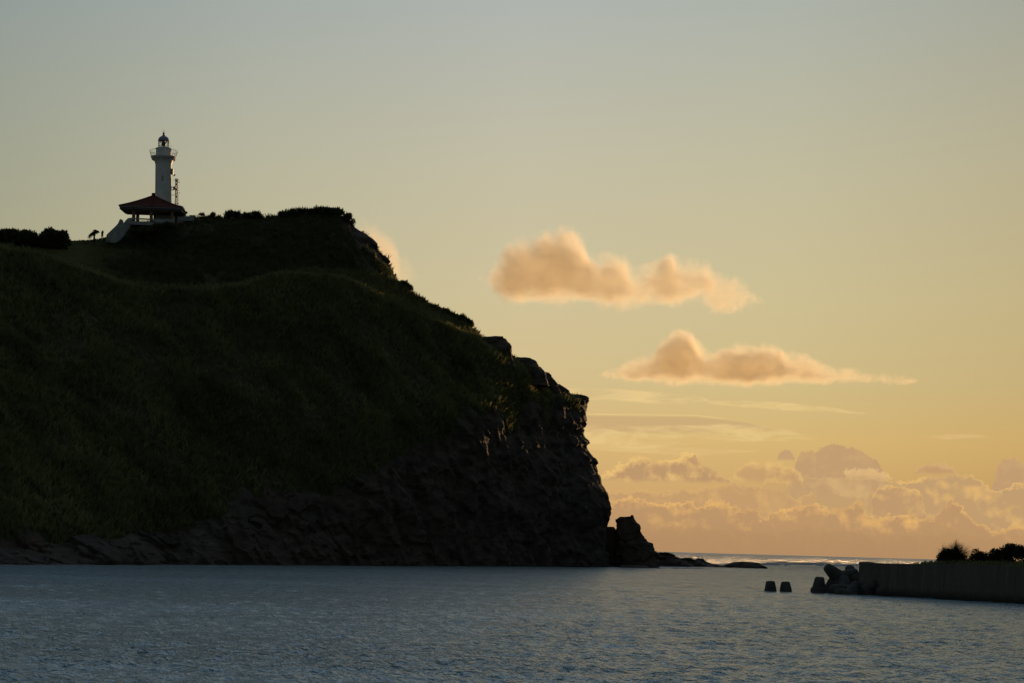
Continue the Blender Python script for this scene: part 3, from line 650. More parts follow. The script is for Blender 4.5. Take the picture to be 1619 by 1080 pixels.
# ------------------------------------------------------------------ lighthouse
def build_lighthouse():
    Y = 510; s = M_PER_PX(Y); cx = 258.2
    zz = lambda y: (330 - y) * s              # local height, 0 at photo row 330
    base = V(cx, 330, Y)
    L = empty('lighthouse', base, 'white round lighthouse tower with gallery and domed lantern on the hilltop', 'lighthouse', rot=(0, math.radians(-1.3), 0))
    bm = bmesh.new(); b_lathe(bm, [(13.6 * s, zz(352)), (13.2 * s, zz(325)), (12.9 * s, zz(300)), (12.7 * s, zz(262)), (13.1 * s, zz(259)), (14.4 * s, zz(255)), (15.6 * s, zz(252.6))], 64); finish('tower', bm, M_WHITE, L, True)
    bm = bmesh.new(); b_lathe(bm, [(16.2 * s, zz(252.6)), (16.4 * s, zz(251.4)), (18.5 * s, zz(251.3)), (18.5 * s, zz(250)), (19.8 * s, zz(249.9)), (19.8 * s, zz(248.2))], 64); g = finish('gallery', bm, M_WHITE, L)
    for k in range(16):
        a = 2 * math.pi * k / 16; bm = bmesh.new(); R = 17.2 * s
        b_box(bm, (R * math.cos(a), R * math.sin(a), zz(252.6)), (2.6 * s, .25, 1.6 * s), a); finish('corbel', bm, M_WHITE, g)
    bm = bmesh.new(); b_lathe(bm, [(12.0 * s, zz(248.2)), (12.0 * s, zz(236.5)), (12.6 * s, zz(236.4)), (12.6 * s, zz(234.8)), (9.2 * s, zz(234.6)), (9.2 * s, zz(233.4))], 56); finish('watch_room', bm, M_WHITE, L)
    # railing, splayed outwards
    bm = bmesh.new(); n = 32
    for k in range(n):
        a, b = 2 * math.pi * k / n, 2 * math.pi * (k + 1) / n
        p0 = lambda a_, t: Vector((math.cos(a_) * (19.4 + 2.6 * t) * s, math.sin(a_) * (19.4 + 2.6 * t) * s, zz(248.2 - 9.2 * t)))
        b_tube(bm, p0(a, 0), p0(a, 1), .028, seg=6)
        b_tube(bm, p0(a, 1), p0(b, 1), .05, seg=6)
        for t in (.25, .5, .75): b_tube(bm, p0(a, t), p0(b, t), .018, seg=4)
    finish('railing', bm, M_WHITE, L)
    # lantern
    bm = bmesh.new(); n = 16; R = 8.3 * s
    for k in range(n):
        a, b = 2 * math.pi * k / n, 2 * math.pi * (k + 1) / n; z0, z1 = zz(233.4), zz(222.8)
        A = lambda a_, z: (R * math.cos(a_), R * math.sin(a_), z)
        b_tube(bm, A(a, z0), A(b, z1), .035, seg=5); b_tube(bm, A(b, z0), A(a, z1), .035, seg=5)
        if k % 4 == 0: b_tube(bm, A(a, z0), A(a, z1), .05, seg=5)
        b_tube(bm, A(a, z1), A(b, z1), .07, seg=5)
    finish('lantern_frame', bm, M_DARK, L)
    bm = bmesh.new(); b_lathe(bm, [(1.4 * s, zz(233.6)), (1.4 * s, zz(231)), (3.0 * s, zz(230.5)), (3.4 * s, zz(228)), (3.0 * s, zz(225)), (1.2 * s, zz(224.4)), (1.2 * s, zz(223))], 24); finish('lens', bm, M_GREY, L, True)
    bm = bmesh.new(); prof = [(8.9 * s, zz(222.9)), (8.9 * s, zz(222.2))] + [(8.6 * s * math.cos(t), zz(222.2) + 7.4 * s * math.sin(t)) for t in np.linspace(0, 1.35, 9)]
    b_lathe(bm, prof, 40); d = finish('dome', bm, M_DOME, L, True)
    bm = bmesh.new(); b_lathe(bm, [(2.6 * s, zz(215.2)), (2.4 * s, zz(214)), (1.4 * s, zz(213.4)), (1.3 * s, zz(212.2)), (1.7 * s, zz(211.5)), (1.7 * s, zz(210.3)), (.9 * s, zz(209.4)), (.25 * s, zz(209.2))], 20); finish('finial', bm, M_DARK, d, True)
    bm = bmesh.new(); b_tube(bm, (0, 0, zz(209.4)), (0, 0, zz(203)), .035, .012, 6)
    for k in range(2): a = math.pi * k / 2 + .2; b_tube(bm, (-math.cos(a) * .55, -math.sin(a) * .55, zz(207.4)), (math.cos(a) * .55, math.sin(a) * .55, zz(207.4)), .02, seg=5)
    finish('lightning_rod', bm, M_DARK, d)
    bm = bmesh.new(); b_box(bm, (0.6 * s, -12.75 * s, zz(284)), (2.6 * s, .3, 8 * s), 0, .02); finish('window', bm, M_PARA, L)
    # fittings on the sunlit flank
    bm = bmesh.new(); b_box(bm, (14.2 * s, 0, zz(271.5)), (2.6 * s, .9, 9 * s), 0, .03); finish('equipment_box', bm, M_GREY, L)
    bm = bmesh.new(); b_tube(bm, (13 * s, 0, zz(279)), (16.2 * s, 0, zz(277.8)), .03, seg=6); b_tube(bm, (16 * s, 0, zz(278.4)), (18.6 * s, 0, zz(275.8)), .10, .2, 8); finish('floodlight', bm, M_DARK, L)
    bm = bmesh.new(); b_box(bm, (14.3 * s, 0, zz(295.8)), (3.6 * s, .6, .10)); b_box(bm, (15.7 * s, 0, zz(298)), (.10, .6, 4.5 * s)); b_box(bm, (14.3 * s, 0, zz(300.4)), (3.4 * s, .6, .10)); finish('bracket', bm, M_DARK, L)
    bm = bmesh.new(); b_tube(bm, (11.9 * s, -2 * s, zz(240)), (12.6 * s, -2 * s, zz(229)), .045, .02, 6); finish('whip_antenna', bm, M_DARK, L)
    # lattice mast beside it
    cxm = 279.3; base = V(cxm, 330, Y + 1.5)
    T = empty('antenna_mast', base, 'slim lattice antenna mast close beside the lighthouse tower', 'antenna mast', rot=(0, math.radians(-1.3), 0))
    bm = bmesh.new(); w = 2.1 * s; zt, zb = zz(282.5), zz(334)
    for x in (-w, w):
        for y in (-w, w): b_tube(bm, (x, y, zb), (x * .9, y * .9, zt), .05, seg=6)
    nz = 13
    for i in range(nz):
        z0, z1 = zb + (zt - zb) * i / nz, zb + (zt - zb) * (i + 1) / nz
        for (x0, y0, x1, y1) in ((-w, -w, w, -w), (w, -w, w, w), (w, w, -w, w), (-w, w, -w, -w)):
            b_tube(bm, (x0, y0, z0), (x1, y1, z1), .03, seg=5); b_tube(bm, (x1, y1, z0), (x0, y0, z1), .03, seg=5); b_tube(bm, (x0, y0, z1), (x1, y1, z1), .03, seg=5)
    finish('lattice', bm, M_GREY, T)
    for x0, x1, y in ((-5.5, 2.5, 284.5), (-1, 4.3, 288), (-3, 4.3, 305.5), (-8.5, 2, 308.5), (-2, 3.6, 322.5)):
        bm = bmesh.new(); b_tube(bm, (x0 * s, 0, zz(y)), (x1 * s, 0, zz(y)), .055, seg=6); b_tube(bm, (x1 * s, 0, zz(y) - .25), (x1 * s, 0, zz(y) + .3), .03, seg=6); finish('crossarm', bm, M_DARK, T)
    for x, y, r in ((-3.1, 299, .32), (-3.0, 296.5, .22), (-.2, 286, .3), (.4, 292, .25), (0, 300, .3), (.2, 312, .26)):
        bm = bmesh.new(); b_tube(bm, (x * s, -w - .1, zz(y)), (x * s, -w - .35, zz(y)), r, r, 16); b_tube(bm, (x * s, -w - .1, zz(y)), (x * s * .5, 0, zz(y)), .04, seg=6); finish('dish', bm, M_GREY, T)
    bm = bmesh.new(); b_tube(bm, (-w - 1.0 * s, -.3, zz(318)), (-w - 1.0 * s, -.3, zb), .035, seg=6)
    for z in np.arange(zb, zz(310), .5): b_tube(bm, (-w - 1.0 * s, -.3, z), (-w, -.3, z), .02, seg=4)
    finish('ladder', bm, M_GREY, T)
    # hut with curved roof behind
    b = V(284, 338, Y + 6); H = empty('round_hut', b, 'small white hut with curved roof half hidden behind the pavilion', 'hut')
    bm = bmesh.new(); b_lathe(bm, [(9 * s, -3), (9 * s, 3 * s)], 40); finish('wall', bm, M_WHITE, H, True)
    bm = bmesh.new(); b_lathe(bm, [(9.3 * s, 3 * s)] + [(9.3 * s * math.cos(t), 3 * s + 10.5 * s * math.sin(t)) for t in np.linspace(0, 1.45, 10)], 40); finish('roof', bm, M_WHITE, H, True)
build_lighthouse()

# ------------------------------------------------------------------ pavilion and its terrace
def build_pavilion():
    Y = 497; s = M_PER_PX(Y); cx = 242.3
    b = V(cx, 334, Y); zz = lambda y: (334 - y) * s
    R = empty('pavilion', b, 'open pavilion with low red tiled hipped roof in front of the lighthouse', 'pavilion', rot=(0, math.radians(.25), 0))
    hw, hd = 50.0 * s, 3.9
    bm = bmesh.new()
    zt, ze = zz(311), zz(331.0)
    ap = [bm.verts.new((x, y, zt)) for x, y in ((-2.2 * s, -.4), (2.2 * s, -.4), (2.2 * s, .4), (-2.2 * s, .4))]
    N = 10; rings = [ap]
    for i in range(1, N + 1):
        t = i / N; sag = -.18 * math.sin(math.pi * t)
        rings.append([bm.verts.new((x * (2.2 * s + (hw - 2.2 * s) * t), y * (.4 + (hd - .4) * t), zt + (ze - zt) * t + sag)) for x, y in ((-1, -1), (1, -1), (1, 1), (-1, 1))])
    for a, c in zip(rings, rings[1:]):
        for k in range(4): bm.faces.new((a[k], a[(k + 1) % 4], c[(k + 1) % 4], c[k]))
    lo = [bm.verts.new((x * (hw - .1), y * (hd - .1), ze - .25)) for x, y in ((-1, -1), (1, -1), (1, 1), (-1, 1))]
    for k in range(4): bm.faces.new((rings[-1][k], rings[-1][(k + 1) % 4], lo[(k + 1) % 4], lo[k]))
    bm.faces.new(ap); bm.faces.new(lo[::-1]); rf = finish('roof', bm, M_TILE, R)
    for sx, sy in ((-1, -1), (1, -1), (1, 1), (-1, 1)):
        bm = bmesh.new()
        for i in range(N): 
            f = lambda t: Vector((sx * (2.2 * s + (hw - 2.2 * s) * t), sy * (.4 + (hd - .4) * t), zt + (ze - zt) * t - .18 * math.sin(math.pi * t) + .08))
            b_tube(bm, f(i / N), f((i + 1) / N), .17, .17, 8)
        finish('hip_ridge', bm, M_TILE, rf)
    bm = bmesh.new(); f = lambda t: Vector((0, -(.4 + (hd - .4) * t), zt + (ze - zt) * t - .18 * math.sin(math.pi * t) + .05))
    for i in range(N): b_tube(bm, f(i / N), f((i + 1) / N), .2, .2, 8)
    finish('centre_ridge', bm, M_TILE, rf)
    bm = bmesh.new(); b_lathe(bm, [(3.2 * s, zt - .1), (3.2 * s, zz(308)), (3.6 * s, zz(307.6)), (3.4 * s, zz(306)), (2.2 * s, zz(305.3))], 20); finish('roof_cap', bm, M_TILE, rf, True)
    bm = bmesh.new()
    for (c_, sz) in (((0, -hd + .25, zz(334)), (2 * hw - .5, .3, .62)), ((0, hd - .25, zz(334)), (2 * hw - .5, .3, .62)), ((-hw + .4, 0, zz(334)), (.3, 2 * hd - .8, .62)), ((hw - .4, 0, zz(334)), (.3, 2 * hd - .8, .62))): b_box(bm, c_, sz)
    finish('fascia', bm, M_DARK, R)
    bm = bmesh.new(); b_tube(bm, (-hw + .3, -hd - .02, zz(332.2)), (hw - .3, -hd - .02, zz(332.2)), .07, .07, 8); finish('gutter', bm, M_PARA, R)
    bm = bmesh.new(); b_box(bm, (0, 0, zz(336.4)), (2 * hw - 1.6, 2 * hd - 1.6, .35)); finish('ceiling', bm, M_POST, R)
    for x in (-27.5, 0.3, 33.5):
        for y in (-hd + 1.3, hd - 1.3):
            bm = bmesh.new(); b_box(bm, (x * s, y, (zz(337) + zz(356)) / 2), (4.6 * s, .7, (356 - 337) * s), 0, .04); finish('post', bm, M_POST, R)
    bm = bmesh.new(); b_box(bm, (17.5 * s, 1.0, (zz(338) + zz(352)) / 2), (29 * s, .3, 14 * s)); finish('wall', bm, M_PARA, R)
    # terrace
    Yt = 491; s = M_PER_PX(Yt)
    b = V(225, 352, Yt); T = empty('terrace', b, 'pale concrete viewing terrace with curved stair walls under the pavilion', 'terrace')
    def slab(name, pts, y0, y1, m, par):
        bm = bmesh.new(); n = len(pts); f1 = []; f2 = []
        for (px, py) in pts:
            p = V(px, py, Yt) - b; f1.append(bm.verts.new((p.x, y0, p.z))); f2.append(bm.verts.new((p.x, y1, p.z)))
        bm.faces.new(f1); bm.faces.new(f2[::-1])
        for k in range(n): bm.faces.new((f1[k], f2[k], f2[(k + 1) % n], f1[(k + 1) % n]))
        return finish(name, bm, m, par)
    slab('stair_wall', [(163.5, 380), (164.5, 368.3), (168, 364.7), (172, 361), (176, 357.2), (180, 353.3), (183, 349.8), (184.3, 346.6), (185.6, 343.6), (187.5, 343.2), (190, 344.8), (191, 348), (191, 353.5), (190, 357.5), (186, 362), (180, 367), (175, 370.5), (175, 381)], 3.0, 3.5, M_PARA, T)
    slab('stair_wall', [(175.2, 384), (175.2, 367.6), (179, 364.6), (185, 361), (190, 356.8), (195.5, 353), (199, 348.5), (202, 345.6), (204.5, 344.6), (209, 344.7), (209, 352), (206, 358), (201, 366), (192, 378), (184, 384)], -.2, .3, M_PARA, T)
    slab('parapet', [(208.5, 344.7), (244, 346.2), (244, 348), (208.5, 346.5)], -.35, .1, M_PARA, T)
    slab('parapet', [(244.5, 346.5), (276, 347), (276, 352), (244.5, 352)], -.3, .1, M_PARA, T)
    slab('deck', [(203, 350.5), (243.5, 352.6), (246, 354), (240, 357.6), (206, 356.0)], -1.2, 9., M_PARA, T)
    slab('base_wall', [(206, 356), (241, 357.4), (243, 360), (240, 364), (206, 366)], 1.5, 8., M_SEAWALL, T)
    bm = bmesh.new()
    for k in range(34):
        p = V(209.5 + k, 349.3 + k * .04, Yt) - b; b_box(bm, (p.x, -.15, p.z), (.05, .08, 3.4 * s))
    finish('railing', bm, M_DARK, T)
    # low wall and box on the right
    b2 = V(291, 344, 506); s = M_PER_PX(506); Wl = empty('low_wall', b2, 'low pale wall running from the pavilion along the crest', 'wall')
    bm = bmesh.new(); b_box(bm, (0, 0, -.3), (30 * s, .4, 6.5 * s), 0, .03); finish('wall_face', bm, M_PARA, Wl)
    bm = bmesh.new(); b_box(bm, (-.5 * s, 0, .26), (31 * s, .6, .14), 0, .03); finish('coping', bm, M_PARA, Wl)
    b3 = V(303.5, 343, 507); bm = bmesh.new(); b_box(bm, (0, 0, 0), (7.5 * s, 1, 3.6 * s), 0, .12); b_box(bm, (0, 0, 1.9 * s), (8.5 * s, 1.2, .12), 0, .03)
    o = finish('utility_box', bm, M_PARA, None); o.location = b3; tag(o, 'squat pale box standing at the end of the low wall', 'box')
    b4 = V(311, 345, 512); F = empty('safety_railing', b4, 'thin metal railing on the crest beyond the squat box', 'railing'); bm = bmesh.new()
    for k in range(5): b_tube(bm, ((k - 2) * 2.1 * s, 0, -1), ((k - 2) * 2.1 * s, 0, 5 * s), .03, seg=6)
    for z in (5, 2.6): b_tube(bm, (-4.3 * s, 0, z * s), (4.3 * s, 0, z * s), .025, seg=6)
    finish('rail', bm, M_GREY, F)
build_pavilion()
for i, (px, py, w, h, lab) in enumerate([(214, 374, 22, 15, 'dark shrub on the bank under the left part of the terrace'), (233, 373, 22, 14, 'dark shrub on the bank under the middle of the terrace'), (251, 369, 20, 14, 'dark shrub at the right end of the terrace deck'), (268, 364, 20, 12, 'dark shrub in front of the pavilion wall')]):
    s_ = M_PER_PX(488); shrub('terrace_shrub', V(px, py, 488), w * s_ * 1.2, h * s_, w * s_, 1500, .45, .9, lab, 'shrub', 'shrubs below the terrace', 120 + i)

# ------------------------------------------------------------------ wind bent palm on the lawn
def build_palm():
    Y = 494; s = M_PER_PX(Y); b = V(149, 381, Y)
    T = empty('palm_tree', b, 'small wind bent palm alone on the lawn skyline', 'palm tree')
    bm = bmesh.new(); pts = [(-.1, 0, -.5), (0, 0, .6), (-.05, 0, 1.3), (.05, 0, 2.0)]
    for a, c, r in zip(pts, pts[1:], (.30, .22, .30)): b_tube(bm, a, c, r, r, 8)
    finish('trunk', bm, M_BARK, T)
    rg = np.random.RandomState(5); 
    fr = []
    for k in range(44):
        if k < 16: d = (-1 + rg.normal(0, .12), rg.normal(0, .35), .35 + rg.normal(0, .12)); L = rg.uniform(1.5, 2.0); droop = 1.35
        elif k < 39: d = (.75 + rg.normal(0, .22), rg.normal(0, .35), 1.15 + rg.normal(0, .22)); L = rg.uniform(1.4, 2.1); droop = .75
        else: d = (rg.normal(0, .5), rg.normal(0, .7), .6); L = .9; droop = .8
        fr.append((Vector(d).normalized(), L, droop))
    for k, (d, L, droop) in enumerate(fr):
        V_, F_ = [], []; n = 16; p = Vector((.0, 0, 1.95)); 
        side = d.cross(Vector((0, 0, 1))).normalized()
        for i in range(n):
            t = i / (n - 1); q = Vector((0, 0, 1.95)) + d * L * t + Vector((0, 0, -droop * L * t * t * .75)); ll = .75 * math.sin(math.pi * min(1, .15 + .85 * t)) + .05
            nd = (d + Vector((0, 0, -2 * droop * t * .75))).normalized()
            for sg in (-1, 1):
                tip = q + (side * sg * .8 + nd * .5 + Vector((0, 0, -.45))).normalized() * ll
                m0 = len(V_); V_ += [q - nd * .07, q + nd * .07, tip]; F_.append((m0, m0 + 1, m0 + 2))
            if i < n - 1:
                q2 = q + nd * L / n; m0 = len(V_); V_ += [q + Vector((0, 0, .03)), q - Vector((0, 0, .03)), q2]; F_.append((m0, m0 + 1, m0 + 2))
        mesh_np('frond', [tuple(v) for v in V_], F_, M_LEAF, T, smooth=False)
build_palm()

# ------------------------------------------------------------------ person by the stair wall
def build_person():
    Y = 492; b = V(161.5, 376.6, Y); j = np.argmin(np.abs(KQ - 161.5))
    J = {'pelvis': (0, 0, .95, .13), 'waist': (0, 0, 1.1, .12), 'chest': (.01, 0, 1.32, .16), 'neck': (.03, 0, 1.5, .06), 'head0': (.04, 0, 1.58, .075), 'head1': (.05, 0, 1.68, .095), 'head2': (.05, 0, 1.76, .06)}
    ed = [('pelvis', 'waist'), ('waist', 'chest'), ('chest', 'neck'), ('neck', 'head0'), ('head0', 'head1'), ('head1', 'head2')]
    for sg, n in ((-1, 'l'), (1, 'r')):
        J.update({'sh' + n: (.01, .17 * sg, 1.44, .06), 'el' + n: (.17, .24 * sg, 1.30, .045), 'wr' + n: (.34, .08 * sg, 1.55, .032), 'ha' + n: (.38, .06 * sg, 1.62, .035),
                  'hp' + n: (0, .1 * sg, .9, .1), 'kn' + n: (.02, .11 * sg, .5, .065), 'an' + n: (-.02, .12 * sg, .09, .045), 'to' + n: (.14, .13 * sg, .04, .04)})
        ed += [('chest', 'sh' + n), ('sh' + n, 'el' + n), ('el' + n, 'wr' + n), ('wr' + n, 'ha' + n), ('pelvis', 'hp' + n), ('hp' + n, 'kn' + n), ('kn' + n, 'an' + n), ('an' + n, 'to' + n)]
        for k in range(5):
            a = 'f%d' % k + n; J[a] = (.40 + .01 * k, (.05 + .012 * (k - 2)) * sg, 1.66 + (.03 if k else -.02), .009); J[a + 'b'] = (.40 + .01 * k, (.03 + .01 * (k - 2)) * sg, 1.70 + (.01 if k else -.03), .008); ed += [('ha' + n, a), (a, a + 'b')]
    names = list(J); me = bpy.data.meshes.new('person'); me.from_pydata([J[n][:3] for n in names], [(names.index(a), names.index(c)) for a, c in ed], [])
    o = bpy.data.objects.new('person', me); link(o); o.location = b; me.materials.append(M_CLOTH)
    o.rotation_euler.z = math.radians(-60); o.scale = (1.3, 1.3, 1.06); sk = o.modifiers.new('skin', 'SKIN'); me.skin_vertices.new() if not me.skin_vertices else None
    for i, n in enumerate(names): 
        me.skin_vertices[0].data[i].radius = (J[n][3] * (1.55 if J[n][3] > .03 else 1),) * 2
    me.skin_vertices[0].data[0].use_root = True
    sb = o.modifiers.new('sub', 'SUBSURF'); sb.levels = sb.render_levels = 1
    tag(o, 'person in dark clothes standing with raised arms beside the stair wall', 'person')
    bm = bmesh.new(); bmesh.ops.create_icosphere(bm, subdivisions=2, radius=.115, matrix=Matrix.Translation((.035, 0, 1.72)) @ Matrix.Diagonal((1.05, .9, .95, 1))); finish('hair', bm, M_HAIR, o, True)
build_person()

# ------------------------------------------------------------------ seawall, mound, plants on the right
WA = Vector((*P(1357, 940, seaY(1357, 940))[:2], 0)); WB0 = Vector((*P(1619, 955, seaY(1619, 955))[:2], 0)); WB = WA + (WB0 - WA) * 2.4
WD = (WB - WA).normalized(); WN = Vector((-WD.y, WD.x, 0)); 
if WN.y < 0: WN = -WN
WTOP = 4.28
def build_wall():
    ang = math.atan2(WD.y, WD.x)
    T = empty('seawall', WA, 'long weathered concrete seawall entering from the right', 'seawall', rot=(0, 0, ang))
    Ltot = (WB - WA).length; x = 0.; i = 0
    rg = random.Random(4)
    while x < Ltot - .1:
        w = min(rg.uniform(5.5, 6.5), Ltot - x); nx, nz = 26, 22
        bm = bmesh.new(); g = {}
        def vert(ix, iz, side):
            px = x + .012 + (w - .024) * ix / nx; pz = -2.5 + (WTOP + 2.5 - (.05 if i % 3 else 0)) * iz / nz
            n = float(fbm(np.array([[px * 1., 3. + side, pz * 1.]]), 1.3, 3)[0]) * .05
            return bm.verts.new((px, (0 - .12 * (1 - iz / nz) + n) if side == 0 else 6.5, pz))
        for sd_ in (0, 1):
            for ix in range(nx + 1):
                for iz in range(nz + 1): g[sd_, ix, iz] = vert(ix, iz, sd_) if (sd_ == 0 or ix in (0, nx) or iz in (0, nz)) else None
        for ix in range(nx):
            for iz in range(nz): bm.faces.new((g[0, ix, iz], g[0, ix + 1, iz], g[0, ix + 1, iz + 1], g[0, ix, iz + 1]))
            bm.faces.new((g[0, ix, nz], g[0, ix + 1, nz], g[1, ix + 1, nz], g[1, ix, nz]))
        for iz in range(nz):
            for ix in (0, nx): bm.faces.new((g[0, ix, iz], g[0, ix, iz + 1], g[1, ix, iz + 1], g[1, ix, iz]))
        finish('wall_section', bm, M_SEAWALL, T)
        x += w; i += 1
    bm = bmesh.new(); b_box(bm, (Ltot * .5 + 8.5, .25, WTOP + .02), (Ltot - 17, .5, .14), 0, .02); finish('coping', bm, M_SEAWALL, T)
    # mound of earth behind
    nx, ny = 160, 40; xs = np.linspace(9.5, Ltot, nx); ys = np.linspace(.5, 26, ny)
    X, Yy = np.meshgrid(xs, ys); hx = np.clip((X - 9.5) / 5, 0, 1); hy = np.clip((Yy - .5) / 1.5, 0, 1) * np.clip((26 - Yy) / 6, 0, 1)
    pts = np.stack([X, Yy, 0 * X], -1); Z = WTOP - .4 + (.45 + (.35 + .35 * fbm(pts, 4, 3)) * hx) * hy
    Z = np.where(Yy > 24, -2, Z); Z[:, 0] = WTOP - .6
    M = Matrix.Translation(WA) @ Matrix.Rotation(ang, 4, 'Z'); R = np.array(M.to_3x3()); W = np.stack([X, Yy, Z], -1) @ R.T + np.array(WA)
    tag(mesh_np('embankment_ground', W, grid_faces(ny, nx), M_LAND, attrs={'rock': np.zeros(W.shape[:2])}), 'grassy earth bank behind the seawall', kind='structure')
    rg = np.random.RandomState(8); wt = np.ones(W.shape[:2]); wt[22:] = 0
    p, r, c = sample_grid(W, wt, 5200, rg)
    tag(tufts('bank_grass', p, .15, .5, .035, 5, M_GRASS, 9, (.1, 0, 0)), 'short grass covering the bank on top of the seawall', kind='stuff')
    p = np.stack([P(1364 + 14 * t, 890, seaY(1364, 940) + 1)[:] for t in rg.rand(260)]); p[:, 2] = WTOP
    sel = rg.rand(len(p)) < 1
    tag(tufts('wall_moss', p[sel], .03, .10, .03, 3, M_GRASS, 10, (0, 0, 0)), 'sparse green growth at the outer end of the wall top', kind='stuff')
build_wall()

def on_bank(px, back):
    """point on the bank seen at bearing px, `back` metres behind the wall face"""
    d = Vector(P(px, 890, 1.0)); d = Vector((d.x, d.y, 0)); o = WA + WN * back
    # intersect ray t*d with line o + k*WD
    a = np.array([[d.x, -WD.x], [d.y, -WD.y]]); t, k = np.linalg.solve(a, [o.x, o.y]); return Vector((d.x * t, d.y * t, WTOP + .1))
def reed(px, back, w, h, n, label, seed):
    rg = np.random.RandomState(seed); b = on_bank(px, back); T = empty('pampas_grass', b, label, 'grass clump', None)
    V_, F_ = [], []
    for k in range(n):
        an = rg.uniform(0, 6.28); sp = rg.uniform(.05, 1.) ; L = h * rg.uniform(.6, 1.15)
        out = Vector((math.cos(an), math.sin(an), 0)); p0 = out * w * .16 * sp; wd = .022
        side = Vector((-out.y, out.x, 0)) + Vector((0.3, 0, 0)); side.normalize(); prev = None
        for i in range(8):
            t = i / 7; q = p0 + out * (w * .5 * sp * t ** 1.6) + Vector((.10 * t * t, 0, 0)) + Vector((0, 0, L * (t - .42 * sp * t ** 2.6)))
            ww = wd * (1 - t * .85); V_ += [q - side * ww, q + side * ww]
            if i: m = len(V_) - 4; F_.append((m, m + 1, m + 3, m + 2))
    mesh_np('leaves', [tuple(v) for v in V_], F_, M_BUSH, T, smooth=False)
    v, f = leaf_mass(3000, rg, w * .36, w * .36, h * .85, .22, .6); mesh_np('undergrowth', v, f, M_BUSH, T, smooth=False)
reed(1511, 4.5, 5.0, 3.0, 1500, 'tall arching pampas clump at the left end of the bank', 1)
reed(1492, 4.0, 2.2, 2.9, 110, 'thin upright pampas stems at the outer edge of the big clump', 2)
for i, (px, back, w, h, n, lf, lab) in enumerate([(1546, 5, 2.7, 2.15, 3200, .20, 'small rounded bush beside the pampas clump'), (1562, 6, 3.0, 2.1, 2800, .2, 'low bush in the dip between round bush and tall hedge'),
        (1579, 6, 2.6, 2.5, 3200, .24, 'bush with knobbly top left of the tallest bush'), (1600, 6, 3.4, 3.0, 4600, .26, 'tallest broad leaved bush on the bank'), (1625, 6, 3.0, 2.8, 3200, .26, 'broad leaved bush cut by the right edge of the photo'), (1655, 6, 3.4, 2.8, 2600, .26, 'broad leaved bush beyond the right edge on the bank')]):
    b = on_bank(px, back); shrub('bank_bush', b, w, h, w, n, lf, .5, lab, 'bush', 'bushes on the bank', 80 + i, mat_=M_BUSH)
    
# ------------------------------------------------------------------ tetrapods
def tetra_mesh():
    bm = bmesh.new(); dirs = [Vector((0, 0, 1))] + [Vector((math.cos(a) * .943, math.sin(a) * .943, -.333)) for a in (math.radians(80), math.radians(200), math.radians(320))]
    sets = []
    for d in dirs:
        q = d.to_track_quat('Z', 'Y').to_matrix()
        prof = [(.05, -.4), (1.02, -.2), (1.0, .5), (.82, 1.6), (.66, 2.35), (.60, 2.55), (.48, 2.66), (.02, 2.70)]
        rings = []
        for r, z in prof: rings.append([bm.verts.new(q @ Vector((r * math.cos(2 * math.pi * k / 28), r * math.sin(2 * math.pi * k / 28), z))) for k in range(28)])
        for a, b in zip(rings, rings[1:]):
            for k in range(28): bm.faces.new((a[k], a[(k + 1) % 28], b[(k + 1) % 28], b[k]))
        bm.faces.new(rings[0][::-1]); bm.faces.new(rings[-1])
    m = bpy.data.meshes.new('tetrapod'); bmesh.ops.recalc_face_normals(bm, faces=bm.faces); bm.to_mesh(m); bm.free(); m.materials.append(M_TETRA)
    m.polygons.foreach_set('use_smooth', np.ones(len(m.polygons), bool)); return m
TM = tetra_mesh()
def tetra(px, py, Y, rot, label, sc=1.):
    o = bpy.data.objects.new('tetrapod', TM); link(o); o.location = V(px, py, Y); o.rotation_euler = tuple(math.radians(a) for a in rot); o.scale = (sc,) * 3
    return tag(o, label, 'tetrapod', 'concrete tetrapods off the seawall end')
# (px, py) is the photo position of the body centre
for a in [(1218, 949, 271, (2, -2, 10), 'lone tetrapod leg standing in the water, left of the pair', .98), (1242.5, 950, 271, (-2, 3, 95), 'lone tetrapod leg standing in the water, right of the pair', .98),
          (1293.5, 944, 269, (0, 4, 30), 'upright tetrapod at the outer tip of the pile', 1.02), (1328, 915, 272, (4, -52, 10), 'tetrapod on top of the pile with a leg tilted up', 1.0), (1312, 937, 273, (20, -20, 70), 'tetrapod half sunk under the tilted leg', 1.0),
          (1336, 936, 268, (35, 30, 140), 'tetrapod in the middle of the pile at the waterline', 1.0), (1352, 921, 272, (-30, 25, 60), 'tetrapod leaning on the end face of the seawall', 1.0), (1368, 936, 265.5, (25, -25, 200), 'tetrapod at the foot of the seawall corner', 1.0),
          (1392, 931, 264, (-40, 20, 20), 'tetrapod against the wall face with one leg up', .95), (1416, 937, 261.5, (30, 40, 110), 'tetrapod against the wall face, last of the row', .95), (1344, 944, 264, (-15, -35, 250), 'mostly sunken tetrapod in front of the pile', .9)]: tetra(*a)

